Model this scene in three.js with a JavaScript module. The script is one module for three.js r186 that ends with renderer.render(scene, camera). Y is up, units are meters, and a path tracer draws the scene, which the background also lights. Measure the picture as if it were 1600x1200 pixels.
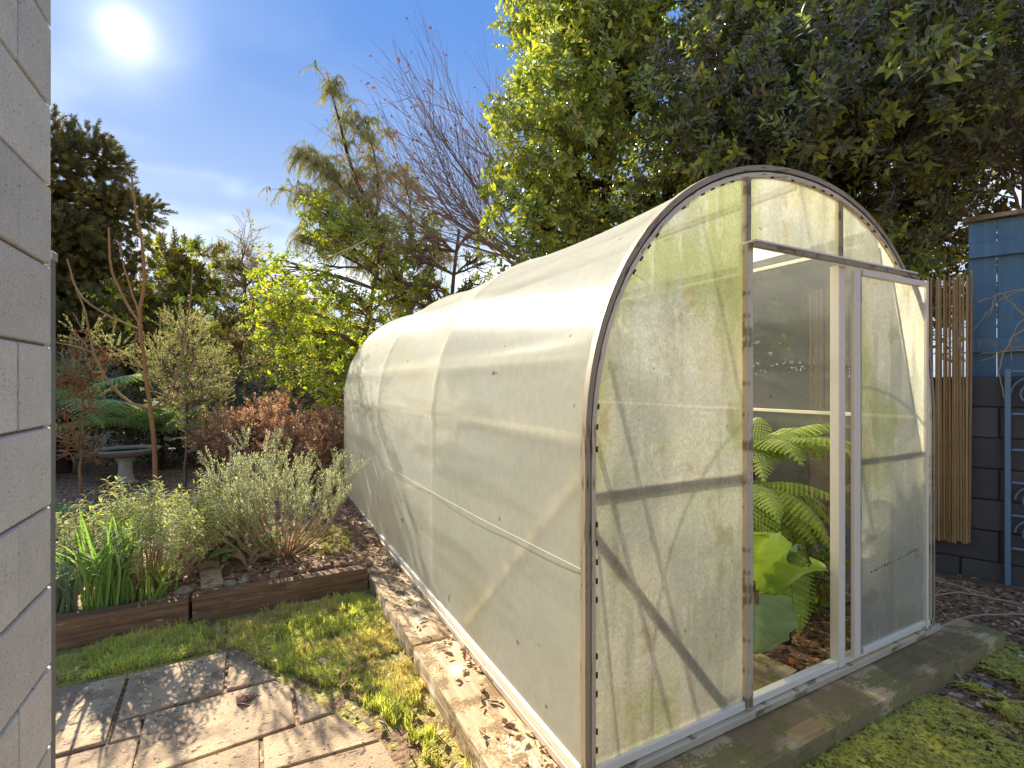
import * as THREE from 'three';
import { RoundedBoxGeometry } from 'three/addons/geometries/RoundedBoxGeometry.js';
import { mergeGeometries } from 'three/addons/utils/BufferGeometryUtils.js';

// ---------- camera, sky, sun, exposure ----------
const scene = new THREE.Scene();
const camera = new THREE.PerspectiveCamera(75.5, 4 / 3, 0.05, 900);
camera.position.set(0, 1.4, 0);
camera.rotation.set(0, -27.7 * Math.PI / 180, 0);
const SUN = new THREE.Vector3(-0.226, 0.71, -1.248).normalize();
const EXPOSURE = 3.3;
const renderer = new THREE.WebGLRenderer({ antialias: true });
renderer.toneMapping = THREE.LinearToneMapping;
renderer.toneMappingExposure = EXPOSURE;
renderer.shadowMap.enabled = true;
renderer.setSize(1024, 768);
const sun = new THREE.DirectionalLight(new THREE.Color(1, 0.91, 0.77), 4.9);
sun.position.copy(SUN).multiplyScalar(40); sun.castShadow = true;
sun.shadow.mapSize.set(4096, 4096);
Object.assign(sun.shadow.camera, { left: -14, right: 14, top: 14, bottom: -14, near: 1, far: 90 });
sun.name = 'sun'; scene.add(sun); scene.add(sun.target);

// ---------- random numbers and noise ----------
function rng(seed) { let a = seed >>> 0; return () => { a = (a + 0x6D2B79F5) | 0; let t = Math.imul(a ^ (a >>> 15), 1 | a); t = (t + Math.imul(t ^ (t >>> 7), 61 | t)) ^ t; return ((t ^ (t >>> 14)) >>> 0) / 4294967296; }; }
const hash2 = (x, y, s) => { let h = Math.imul(x, 374761393) ^ Math.imul(y, 668265263) ^ Math.imul(s, 2147483647 ^ 97531); h = Math.imul(h ^ (h >>> 13), 1274126177); h ^= h >>> 16; return (h >>> 0) / 4294967296; };
function vnoise(x, y, per, s) {                       // value noise, periodic when per > 0
  const xi = Math.floor(x), yi = Math.floor(y), fx = x - xi, fy = y - yi, w = (a) => (per ? ((a % per) + per) % per : a);
  const u = fx * fx * (3 - 2 * fx), v = fy * fy * (3 - 2 * fy);
  const a = hash2(w(xi), w(yi), s), b = hash2(w(xi + 1), w(yi), s), c = hash2(w(xi), w(yi + 1), s), d = hash2(w(xi + 1), w(yi + 1), s);
  return a + (b - a) * u + (c - a) * v + (a - b - c + d) * u * v;
}
function fbm(x, y, per, oct, s) { let t = 0, a = 0.5, n = 0; for (let o = 0; o < oct; o++) { t += a * vnoise(x, y, per, s + o * 17); n += a; x *= 2; y *= 2; per *= 2; a *= 0.5; } return t / n; }
const clamp = (v, a = 0, b = 1) => Math.min(b, Math.max(a, v)), lerp = (a, b, t) => a + (b - a) * t;
const sstep = (a, b, x) => { const t = clamp((x - a) / (b - a)); return t * t * (3 - 2 * t); };
const mix3 = (a, b, t) => [lerp(a[0], b[0], t), lerp(a[1], b[1], t), lerp(a[2], b[2], t)];
const V = (x, y, z) => new THREE.Vector3(x, y, z);

// ---------- the sky: clear winter blue, pale towards the horizon, thin cloud, glow of air round the sun ----------
{
  const W = 1024, Hh = 512, data = new Float32Array(W * Hh * 4);
  for (let j = 0; j < Hh; j++) {
    const el = ((j + 0.5) / Hh - 0.5) * Math.PI, y = Math.sin(el), ce = Math.cos(el);
    for (let i = 0; i < W; i++) {
      const az = ((i + 0.5) / W - 0.5) * 2 * Math.PI, x = ce * Math.cos(az), z = ce * Math.sin(az);
      const up = Math.max(0, y);
      let c = mix3([0.228, 0.28, 0.345], [0.042, 0.102, 0.25], sstep(0.0, 0.62, up));
      c = mix3(c, [0.045, 0.105, 0.27], sstep(0.6, 1, up));
      const cx = x / (up + 0.25), cz = z / (up + 0.25);
      const n = fbm(cx * 1.6 + 40 + fbm(cx * 3 + 9, cz * 3, 0, 3, 5), cz * 2.6 + 40, 0, 6, 11);
      const cl = sstep(0.4, 0.68, n) * sstep(0.02, 0.12, up) * lerp(0.9, 0.12, sstep(0.15, 0.5, up));
      c = mix3(c, [0.46, 0.49, 0.52], cl * 0.8);
      const ang = Math.acos(clamp(x * SUN.x + y * SUN.y + z * SUN.z, -1, 1)) * 180 / Math.PI;
      const g = 0.3 * Math.exp(-((ang / 1.4) ** 2)) + 0.11 * Math.exp(-((ang / 3.8) ** 2)) + 0.03 * Math.exp(-ang / 14);
      const k = (j * W + i) * 4;
      data[k] = c[0] + g; data[k + 1] = c[1] + g * 0.97; data[k + 2] = c[2] + g * 0.9; data[k + 3] = 1;
    }
  }
  const sky = new THREE.DataTexture(data, W, Hh, THREE.RGBAFormat, THREE.FloatType);
  sky.mapping = THREE.EquirectangularReflectionMapping; sky.magFilter = THREE.LinearFilter; sky.needsUpdate = true;
  scene.background = sky; scene.environment = sky;
}

// ---------- naming ----------
const taken = {};
function numbered(n) { taken[n] = (taken[n] ?? -1) + 1; return taken[n] ? `${n}_${String(taken[n]).padStart(3, '0')}` : n; }
function tag(o, label, category, group, kind) { o.userData.label = label; o.userData.category = category; if (group) o.userData.group = group; if (kind) o.userData.kind = kind; return o; }
function thing(name, label, category, p = [0, 0, 0], turn = 0, group) { const o = new THREE.Group(); o.name = numbered(name); o.position.set(...p); o.rotation.y = turn; scene.add(o); return tag(o, label, category, group); }
function part(name, geo, mat, parent = scene) { const m = new THREE.Mesh(geo, mat); m.name = parent === scene ? numbered(name) : name; m.castShadow = m.receiveShadow = true; parent.add(m); return m; }
function structure(name, geo, mat, label, category) { const m = part(name, geo, mat); m.userData.kind = 'structure'; return tag(m, label, category, null, 'structure'); }
function instanced(name, geo, mat, list, parent, r) {   // list of {p, q, s, c}
  const m = new THREE.InstancedMesh(geo, mat, list.length); m.name = parent === scene ? numbered(name) : name;
  const M = new THREE.Matrix4(), col = new THREE.Color();
  list.forEach((e, i) => { M.compose(e.p, e.q, typeof e.s === 'number' ? V(e.s, e.s, e.s) : e.s); m.setMatrixAt(i, M); if (e.c) m.setColorAt(i, col.setRGB(...e.c)); });
  m.castShadow = m.receiveShadow = true; m.userData.kind = 'stuff'; parent.add(m); return m;
}

// ---------- textures ----------
function tex(W, H, fn, { srgb = true, repeat } = {}) {
  const d = new Uint8Array(W * H * 4);
  for (let j = 0; j < H; j++) for (let i = 0; i < W; i++) { const c = fn(i / W, j / H, i, j), k = (j * W + i) * 4; if (typeof c === 'number') d[k] = d[k + 1] = d[k + 2] = clamp(c) * 255; else { d[k] = clamp(c[0]) * 255; d[k + 1] = clamp(c[1]) * 255; d[k + 2] = clamp(c[2]) * 255; } d[k + 3] = 255; }
  const t = new THREE.DataTexture(d, W, H); t.magFilter = THREE.LinearFilter; t.minFilter = THREE.LinearFilter; t.wrapS = t.wrapT = THREE.RepeatWrapping;
  if (srgb) t.colorSpace = THREE.SRGBColorSpace; if (repeat) t.repeat.set(...repeat); t.needsUpdate = true; return t;
}
const rgb = (r, g, b) => [r / 255, g / 255, b / 255];
const blockTex = tex(512, 512, (u, v) => { const n = fbm(u * 6, v * 6, 6, 5, 3), f = vnoise(u * 170, v * 170, 170, 8), p = vnoise(u * 75, v * 75, 75, 21); let c = mix3(rgb(200, 196, 189), rgb(220, 216, 209), n); if (p < 0.09) c = mix3(c, rgb(110, 106, 102), 0.5); return c.map((x) => x * (0.92 + 0.14 * f)); });
const blockBump = tex(512, 512, (u, v) => 0.35 * vnoise(u * 170, v * 170, 170, 8) + 0.25 * fbm(u * 30, v * 30, 30, 3, 5) + 0.4 * sstep(0.08, 0.2, vnoise(u * 75, v * 75, 75, 21)), { srgb: false });
const paverTex = tex(512, 512, (u, v) => { const n = fbm(u * 4, v * 4, 4, 6, 33), m = fbm(u * 9 + 3, v * 9, 9, 4, 44), f = vnoise(u * 200, v * 200, 200, 9), p = fbm(u * 60, v * 60, 60, 2, 50); let c = mix3(rgb(142, 124, 104), rgb(196, 178, 152), n); c = mix3(c, rgb(112, 98, 84), sstep(0.5, 0.72, m) * 0.6); if (p < 0.2) c = mix3(c, rgb(74, 60, 50), 0.75); return c.map((x) => x * (0.9 + 0.18 * f)); });
const paverBump = tex(512, 512, (u, v) => 0.3 * vnoise(u * 200, v * 200, 200, 9) + 0.3 * fbm(u * 16, v * 16, 16, 4, 7) + 0.4 * sstep(0.2, 0.3, fbm(u * 60, v * 60, 60, 2, 50)), { srgb: false });
const grain = (u, v, s) => fbm(u * 3 + 0.6 * fbm(u * 2, v * 2, 2, 3, s + 4), v * 48, 0, 4, s);
const timberTex = tex(512, 512, (u, v) => { const g = vnoise(u * 4, v * 64, 64, 61) * 0.6 + vnoise(u * 12, v * 128, 128, 62) * 0.4, st = fbm(u * 6, v * 6, 6, 5, 66); let c = mix3(rgb(92, 66, 44), rgb(150, 114, 78), g); c = mix3(c, rgb(62, 46, 34), sstep(0.5, 0.8, st) * 0.7); return mix3(c, rgb(150, 128, 98), sstep(0.74, 0.86, fbm(u * 14, v * 40, 0, 3, 69))); });
const timberBump = tex(512, 512, (u, v) => vnoise(u * 4, v * 64, 64, 61) * 0.6 + vnoise(u * 12, v * 128, 128, 62) * 0.4, { srgb: false });
const weatheredTex = tex(512, 512, (u, v) => { const g = vnoise(u * 4, v * 56, 56, 71) * 0.6 + vnoise(u * 14, v * 128, 128, 72) * 0.4, st = fbm(u * 7, v * 7, 7, 6, 76), moss = fbm(u * 11 + 5, v * 11, 11, 5, 79), fine = vnoise(u * 150, v * 150, 150, 80); let c = mix3(rgb(150, 126, 94), rgb(196, 174, 138), g); c = mix3(c, rgb(216, 202, 174), sstep(0.52, 0.72, st)); c = mix3(c, rgb(138, 112, 66), sstep(0.48, 0.64, moss + (fine - 0.5) * 0.3) * 0.75); return mix3(c, rgb(100, 78, 50), sstep(0.62, 0.72, moss + (fine - 0.5) * 0.35) * 0.6); });
const doorstepTex = tex(512, 512, (u, v) => { const g = vnoise(u * 3, v * 40, 40, 171) * 0.6 + vnoise(u * 9, v * 100, 100, 172) * 0.4, st = fbm(u * 5, v * 5, 5, 6, 176), moss = fbm(u * 9 + 5, v * 9, 9, 5, 179), fine = vnoise(u * 150, v * 150, 150, 180); let c = mix3(rgb(176, 146, 106), rgb(214, 184, 138), g); c = mix3(c, rgb(140, 116, 78), sstep(0.42, 0.66, st)); return mix3(c, rgb(112, 108, 52), sstep(0.5, 0.66, moss + (fine - 0.5) * 0.3) * 0.7); });
const soilTex = tex(512, 512, (u, v) => { const n = fbm(u * 8, v * 8, 8, 6, 91), f = vnoise(u * 120, v * 120, 120, 92), c2 = fbm(u * 40, v * 40, 40, 3, 93); let c = mix3(rgb(112, 84, 58), rgb(172, 132, 92), n); c = mix3(c, rgb(208, 172, 128), sstep(0.62, 0.75, c2)); c = mix3(c, rgb(40, 28, 22), sstep(0.6, 0.8, 1 - c2)); return c.map((x) => x * (0.75 + 0.45 * f)); });
const soilBump = tex(512, 512, (u, v) => 0.5 * fbm(u * 40, v * 40, 40, 3, 93) + 0.5 * fbm(u * 8, v * 8, 8, 6, 91), { srgb: false });
const lawnTex = tex(512, 512, (u, v) => { const n = fbm(u * 10, v * 10, 10, 5, 101), f = vnoise(u * 140, v * 140, 140, 102); let c = mix3(rgb(132, 128, 44), rgb(156, 136, 70), n); c = mix3(c, rgb(120, 90, 58), sstep(0.55, 0.7, fbm(u * 7 + 4, v * 7, 7, 5, 103))); return c.map((x) => x * (0.7 + 0.5 * f)); });
// film: cloudy polythene with algae blooms, grey dust streaks and small brown spots
const gableTex = tex(1024, 1024, (u, v) => {
  const a = fbm(u * 5 + 0.4 * fbm(u * 9, v * 9, 9, 3, 120), v * 3, 0, 6, 121), st = fbm(u * 34, v * 5, 0, 5, 122), b = fbm(u * 12, v * 12, 12, 5, 124), f = vnoise(u * 260, v * 260, 260, 125), sp = vnoise(u * 150, v * 150, 150, 127), sc = fbm(u * 90, v * 22, 0, 3, 131);
  let c = mix3(rgb(252, 248, 232), rgb(228, 226, 206), b);
  c = mix3(c, rgb(236, 226, 164), sstep(0.46, 0.66, a) * 0.65);
  c = mix3(c, rgb(190, 194, 184), sstep(0.46, 0.66, fbm(u * 7 + 11, v * 4 + 5, 0, 6, 133) + (f - 0.5) * 0.1) * 0.6);
  c = mix3(c, rgb(180, 182, 160), sstep(0.5, 0.74, st) * 0.5);
  c = mix3(c, rgb(176, 184, 104), sstep(0.54, 0.76, fbm(u * 6 + 20, v * 4 + 3, 0, 6, 129) + (f - 0.5) * 0.12) * 0.6);
  c = mix3(c, rgb(250, 246, 234), sstep(0.62, 0.74, sc) * 0.35);
  c = mix3(c, rgb(184, 164, 116), sstep(0.68, 0.78, fbm(u * 22 + 2, v * 18, 0, 5, 135)) * 0.4);
  if (sp > 0.975 && f > 0.3) c = mix3(c, rgb(120, 92, 50), 0.6);
  c = c.map((x) => x * (0.9 + 0.12 * vnoise(u * 420, v * 420, 420, 137)));
  return c.map((x) => x * (0.95 + 0.07 * f));
});
const skinTex = tex(1024, 1024, (u, v) => {
  const st = fbm(u * 40, v * 4, 0, 5, 142), b = fbm(u * 8, v * 8, 8, 6, 144), f = vnoise(u * 240, v * 240, 240, 145), sp = vnoise(u * 90, v * 90, 90, 147);
  let c = mix3(rgb(250, 248, 238), rgb(236, 234, 220), b); c = mix3(c, rgb(206, 202, 186), sstep(0.52, 0.78, st) * 0.5); c = mix3(c, rgb(214, 210, 172), sstep(0.55, 0.8, fbm(u * 5 + 7, v * 5, 0, 5, 149)) * 0.5);
  if (sp > 0.972) c = mix3(c, rgb(120, 104, 80), 0.55);
  return c.map((x) => x * (0.97 + 0.04 * f));
});
const filmBump = tex(512, 512, (u, v) => 0.7 * fbm(u * 3, v * 3, 3, 3, 151) + 0.2 * fbm(u * 24, v * 6, 0, 3, 152) + 0.1 * fbm(u * 30, v * 30, 30, 2, 153), { srgb: false });
const alloyTex = tex(256, 256, (u, v) => { const n = fbm(u * 6, v * 6, 6, 5, 161), s = fbm(u * 20, v * 20, 20, 4, 162); let c = mix3(rgb(196, 192, 184), rgb(222, 218, 208), n); return mix3(c, rgb(112, 100, 80), sstep(0.58, 0.74, s) * 0.7); });
const bluePaint = tex(256, 256, (u, v) => { const n = fbm(u * 5, v * 5, 5, 5, 181), g = vnoise(u * 60, v * 4, 60, 182); let c = mix3(rgb(70, 102, 120), rgb(94, 126, 142), n * 0.6 + g * 0.4); return mix3(c, rgb(126, 120, 108), sstep(0.7, 0.8, fbm(u * 24, v * 10, 0, 4, 184))); });
const barkTex = tex(256, 256, (u, v) => { const g = fbm(u * 16, v * 4, 0, 4, 191), n = fbm(u * 6, v * 6, 6, 4, 192); return mix3(rgb(78, 64, 52), rgb(140, 120, 100), g * 0.7 + n * 0.3); });

const caneTex = tex(128, 256, (u, v) => { const g = fbm(u * 12, v * 3, 0, 4, 195), n = fbm(u * 5, v * 9, 0, 4, 196); return mix3(rgb(148, 122, 84), rgb(206, 178, 130), g * 0.6 + n * 0.4); });
// ---------- materials ----------
const std = (o) => new THREE.MeshStandardMaterial({ roughness: 0.9, ...o });
const phys = (o) => new THREE.MeshPhysicalMaterial({ roughness: 0.9, ...o });
const scaled = (t, r) => { const c = t.clone(); c.repeat.set(r, r); c.needsUpdate = true; return c; };
const M = {
  paver: std({ map: paverTex, color: 0xfff4de, bumpMap: paverBump, bumpScale: 0.004, roughness: 0.95 }), soil: std({ map: soilTex, bumpMap: soilBump, bumpScale: 0.02 }), lawn: std({ map: lawnTex, bumpMap: soilBump, bumpScale: 0.02 }),
  sand: std({ map: paverTex, color: 0xc8b090, bumpMap: soilBump, bumpScale: 0.01 }),
  timber: std({ map: timberTex, bumpMap: timberBump, bumpScale: 0.006 }), weathered: std({ map: weatheredTex, bumpMap: timberBump, bumpScale: 0.005 }), doorstep: std({ map: doorstepTex, bumpMap: timberBump, bumpScale: 0.004 }),
  alloy: std({ map: alloyTex, color: 0xfff0d6, roughness: 0.45, metalness: 0.25 }), white: std({ color: 0xe8dcc4, roughness: 0.5 }), dirtyAlloy: std({ map: alloyTex, color: 0xc4b69c, roughness: 0.6, metalness: 0.2 }), black: std({ color: 0x181614, roughness: 0.6 }),
  gable: phys({ map: gableTex, bumpMap: filmBump, bumpScale: 0.004, roughness: 0.8, transmission: 0.86, thickness: 0, color: 0xffffff, side: THREE.DoubleSide, clearcoat: 0.3, clearcoatRoughness: 0.35 }),
  skin: phys({ map: skinTex, bumpMap: filmBump, bumpScale: 0.003, roughness: 0.93, transmission: 0.77, thickness: 0, specularIntensity: 0.12, color: 0xfdfefa, side: THREE.DoubleSide, clearcoat: 0.6, clearcoatRoughness: 0.22 }),
  clearSkin: phys({ map: skinTex, bumpMap: filmBump, bumpScale: 0.006, roughness: 0.42, transmission: 0.84, thickness: 0, color: 0xfffefa, specularIntensity: 0.6, side: THREE.DoubleSide }),
  tanBar: std({ map: alloyTex, color: 0xf0dcb0, roughness: 0.7 }),
  wire: std({ color: 0xc8c2ae }),
  blue: std({ map: bluePaint, roughness: 0.7 }), gateMetal: std({ color: 0x6d8394, roughness: 0.6, metalness: 0.2 }), capWood: std({ map: weatheredTex, color: 0xc0b4a4 }),
  bark: std({ map: barkTex }), barkGrey: std({ map: caneTex, color: 0xe8d0bc }), barkPink: std({ map: caneTex, color: 0xe8c4ac }), barkDark: std({ map: barkTex, color: 0x8a7a6a }), dryTwig: std({ color: 0xb09470 }),
  stone: std({ map: paverTex, color: 0xf0e8dc, bumpMap: paverBump, bumpScale: 0.003 }), concrete: std({ map: blockTex, color: 0xd6d0c4, bumpMap: blockBump, bumpScale: 0.003 }),
  redStem: phys({ color: 0x8a4a32, roughness: 0.6, transmission: 0 }), mortar: std({ color: 0x6c6862, bumpMap: blockBump, bumpScale: 0.003 }), darkMortar: std({ color: 0x3a3733 }),
};
const leafMat = (o = {}) => phys({ vertexColors: true, side: THREE.DoubleSide, roughness: 1, transmission: 0.45, thickness: 0, ...o });
const L = { glossy: leafMat({ clearcoat: 1, clearcoatRoughness: 0.24 }), soft: leafMat(), needle: leafMat({ transmission: 0.25 }), grass: leafMat({ transmission: 0.5 }), dead: leafMat({ transmission: 0.2 }) };

// ---------- geometry helpers ----------
class Geo {
  constructor() { this.p = []; this.c = []; this.u = []; }
  tri(a, b, c, col, ua, ub, uc) { this.p.push(a.x, a.y, a.z, b.x, b.y, b.z, c.x, c.y, c.z); if (col) for (let i = 0; i < 3; i++) this.c.push(...col); if (ua) this.u.push(...ua, ...ub, ...uc); }
  quad(a, b, c, d, col) { this.tri(a, b, c, col); this.tri(a, c, d, col); }
  build() { const g = new THREE.BufferGeometry(); g.setAttribute('position', new THREE.Float32BufferAttribute(this.p, 3)); if (this.c.length) g.setAttribute('color', new THREE.Float32BufferAttribute(this.c, 3)); if (this.u.length) g.setAttribute('uv', new THREE.Float32BufferAttribute(this.u, 2)); g.computeVertexNormals(); return g; }
}
function boxAt(x0, x1, y0, y1, z0, z1, r = 0.004) {     // bevelled box, uv in metres
  const w = x1 - x0, h = y1 - y0, d = z1 - z0, g = new RoundedBoxGeometry(w, h, d, 1, Math.min(r, w * 0.3, h * 0.3, d * 0.3));
  g.translate((x0 + x1) / 2, (y0 + y1) / 2, (z0 + z1) / 2); metreUv(g); return g;
}
function metreUv(g, s = 1) {
  const p = g.attributes.position, n = g.attributes.normal, uv = new Float32Array(p.count * 2);
  for (let i = 0; i < p.count; i++) { const ax = Math.abs(n.getX(i)), ay = Math.abs(n.getY(i)), az = Math.abs(n.getZ(i)); let a, b; if (ay >= ax && ay >= az) { a = p.getX(i); b = p.getZ(i); } else if (ax >= az) { a = p.getZ(i); b = p.getY(i); } else { a = p.getX(i); b = p.getY(i); } uv[i * 2] = a * s; uv[i * 2 + 1] = b * s; }
  g.setAttribute('uv', new THREE.BufferAttribute(uv, 2)); return g;
}
function tube(pts, radii, sides = 6, capped = true) {   // tapered tube along points
  const n = pts.length, pos = [], nor = [], uv = [], idx = []; let up = V(0.31, 0.2, 0.93), len = 0;
  for (let i = 0; i < n; i++) {
    const t = pts[Math.min(n - 1, i + 1)].clone().sub(pts[Math.max(0, i - 1)]).normalize(); if (i) len += pts[i].distanceTo(pts[i - 1]);
    let a = up.clone().sub(t.clone().multiplyScalar(up.dot(t))); if (a.lengthSq() < 1e-4) a = V(1, 0, 0).cross(t); a.normalize(); up = a.clone(); const b = t.clone().cross(a), r = Array.isArray(radii) ? radii[i] : radii;
    for (let k = 0; k <= sides; k++) { const an = k / sides * Math.PI * 2, d = a.clone().multiplyScalar(Math.cos(an)).addScaledVector(b, Math.sin(an)); pos.push(pts[i].x + d.x * r, pts[i].y + d.y * r, pts[i].z + d.z * r); nor.push(d.x, d.y, d.z); uv.push(k / sides * 0.3, len); }
  }
  const w = sides + 1;
  for (let i = 0; i < n - 1; i++) for (let k = 0; k < sides; k++) { const a = i * w + k, b = a + 1, c = a + w, d = c + 1; idx.push(a, b, d, a, d, c); }
  if (capped) for (const [ring, flip] of [[0, 1], [n - 1, 0]]) for (let k = 1; k < sides - 1; k++) { const a = ring * w; flip ? idx.push(a, a + k + 1, a + k) : idx.push(a, a + k, a + k + 1); }
  const g = new THREE.BufferGeometry(); g.setAttribute('position', new THREE.Float32BufferAttribute(pos, 3)); g.setAttribute('normal', new THREE.Float32BufferAttribute(nor, 3)); g.setAttribute('uv', new THREE.Float32BufferAttribute(uv, 2)); g.setIndex(idx); return g;
}
const merge = (list) => mergeGeometries(list.filter(Boolean), false);
function curve(pts, n, jitter = 0, r = null) { const c = new THREE.CatmullRomCurve3(pts).getPoints(n); if (jitter && r) for (let i = 1; i < c.length - 1; i++) c[i].add(V(r() - 0.5, r() - 0.5, r() - 0.5).multiplyScalar(jitter)); return c; }
function sheet(nx, nz, f) {                               // grid surface from f(u, v) -> [x, y, z, tu, tv]
  const p = [], uv = [], idx = [];
  for (let j = 0; j <= nz; j++) for (let i = 0; i <= nx; i++) { const a = f(i / nx, j / nz); p.push(a[0], a[1], a[2]); uv.push(a[3] ?? a[0], a[4] ?? a[2]); }
  for (let j = 0; j < nz; j++) for (let i = 0; i < nx; i++) { const a = j * (nx + 1) + i, b = a + 1, c = a + nx + 1, d = c + 1; idx.push(a, c, b, b, c, d); }
  const g = new THREE.BufferGeometry(); g.setAttribute('position', new THREE.Float32BufferAttribute(p, 3)); g.setAttribute('uv', new THREE.Float32BufferAttribute(uv, 2)); g.setIndex(idx); g.computeVertexNormals(); return g;
}
// one leaf: folded along its midrib, drooping, pointed
function leaf(g, base, dir, up, len, wid, { fold = 0.25, droop = 0.2, col = [1, 1, 1] } = {}) {
  const side = dir.clone().cross(up).normalize(), nrm = side.clone().cross(dir).normalize();
  const mid = (t) => base.clone().addScaledVector(dir, len * t).addScaledVector(nrm, -droop * len * t * t);
  const edge = (t, w, s) => mid(t).addScaledVector(side, s * w * wid * 0.5).addScaledVector(nrm, fold * w * wid * 0.5);
  const c0 = mid(0), c1 = mid(0.35), c2 = mid(0.72), c3 = mid(1);
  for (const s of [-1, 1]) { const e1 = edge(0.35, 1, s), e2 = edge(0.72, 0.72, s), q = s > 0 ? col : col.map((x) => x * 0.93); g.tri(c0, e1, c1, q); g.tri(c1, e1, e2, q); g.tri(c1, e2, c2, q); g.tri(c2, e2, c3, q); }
}
function smallLeaf(g, base, dir, up, len, wid, col) { const side = dir.clone().cross(up).normalize().multiplyScalar(wid / 2), m = base.clone().addScaledVector(dir, len * 0.45), t = base.clone().addScaledVector(dir, len); g.tri(base, m.clone().add(side), t, col); g.tri(base, t, m.clone().sub(side), col); }
const randDir = (r) => { const z = r() * 2 - 1, a = r() * 6.2832, s = Math.sqrt(1 - z * z); return V(s * Math.cos(a), z, s * Math.sin(a)); };
function stick(g, a, b, w, col) { const d = b.clone().sub(a).normalize(), s = d.clone().cross(Math.abs(d.y) > 0.9 ? V(1, 0, 0) : V(0, 1, 0)).normalize(), q = d.clone().cross(s); const P = [0, 1, 2].map((k) => s.clone().multiplyScalar(Math.cos(k * 2.094) * w).addScaledVector(q, Math.sin(k * 2.094) * w)); for (let k = 0; k < 3; k++) { const m = (k + 1) % 3; g.quad(a.clone().add(P[k]), a.clone().add(P[m]), b.clone().add(P[m]), b.clone().add(P[k]), col); } }
function sprig(seed, { n = 10, len = 0.3, leafLen = 0.09, leafWid = 0.04, spread = 0.9, twig = [0.16, 0.1, 0.06], cols, droop = 0.25, small = false, tip = true, stem = 0.003 }) {
  const r = rng(seed), g = new Geo(); const end = V(0, len * 0.9, 0); stick(g, V(0, 0, 0), end, stem, twig);
  for (let i = 0; i < n; i++) {
    const t = (i + 0.7) / n, a = i * 2.4 + r() * 0.6, b = V((r() - 0.5) * 0.01, end.y * t, (r() - 0.5) * 0.01), out = V(Math.cos(a), 0, Math.sin(a));
    const d = out.multiplyScalar(spread * (tip && i > n - 3 ? 0.4 : 1)).add(V(0, 0.35 + 0.5 * r(), 0)).normalize(), up = V(r() - 0.5, 1, r() - 0.5).normalize(), k = 0.7 + 0.5 * r(), c = cols[Math.floor(r() * cols.length)];
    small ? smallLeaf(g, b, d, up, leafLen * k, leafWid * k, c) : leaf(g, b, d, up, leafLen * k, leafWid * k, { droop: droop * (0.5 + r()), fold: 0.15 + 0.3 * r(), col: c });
  }
  return g.build();
}
const YUP = V(0, 1, 0), toward = (d, roll) => new THREE.Quaternion().setFromUnitVectors(YUP, d).multiply(new THREE.Quaternion().setFromAxisAngle(YUP, roll));

// crown of sprigs in a union of ellipsoid clumps; branches run from the trunk to each clump
function fillClumps(clumps, r, { bias = 0.5, scale = [0.7, 1.2], outward = 1, lift = 0.3, tint }) {
  const out = [];
  for (const c of clumps) for (let i = 0; i < c.n; i++) {
    const d = randDir(r), rad = lerp(bias, 1.02, Math.sqrt(r())) * (0.9 + 0.2 * vnoise(d.x * 3 + 9, d.y * 3 + d.z * 2 + 9, 0, 3));
    const p = V(c.c[0] + d.x * c.r[0] * rad, c.c[1] + d.y * c.r[1] * rad, c.c[2] + d.z * c.r[2] * rad);
    const dir = d.clone().multiplyScalar(outward).add(randDir(r).multiplyScalar(0.7)).add(V(0, lift, 0)).normalize();
    out.push({ p, q: toward(dir, r() * 6.28), s: lerp(scale[0], scale[1], r()), c: tint ? tint(p, r, d) : null });
  }
  return out;
}
function branches(trunkPts, trunkR, clumps, r, { sub = 5, twigR = 0.006, sides = 5 } = {}) {
  const parts = [tube(trunkPts, trunkPts.map((_, i) => lerp(trunkR, trunkR * 0.5, i / (trunkPts.length - 1))), 8)];
  for (const c of clumps) {
    const C = V(...c.c); let best = trunkPts[0], bd = 1e9; for (const p of trunkPts) { const d = p.distanceTo(C) + Math.max(0, p.y - C.y) * 2; if (d < bd) { bd = d; best = p; } }
    const mid = best.clone().lerp(C, 0.5).add(V(r() - 0.5, r() * 0.4, r() - 0.5).multiplyScalar(0.25 * best.distanceTo(C)));
    const pts = curve([best, mid, C], 6, 0.03, r); parts.push(tube(pts, pts.map((_, i) => lerp(trunkR * 0.4, twigR * 2, i / 6)), sides, false));
    for (let k = 0; k < sub; k++) { const d = randDir(r), e = V(C.x + d.x * c.r[0] * 0.95, C.y + d.y * c.r[1] * 0.95, C.z + d.z * c.r[2] * 0.95), s = pts[3 + Math.floor(r() * 3)], q = curve([s, s.clone().lerp(e, 0.5).add(randDir(r).multiplyScalar(0.12)), e], 4); parts.push(tube(q, q.map((_, i) => lerp(twigR * 1.8, twigR * 0.5, i / 4)), 4, false)); }
  }
  return merge(parts);
}

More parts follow.
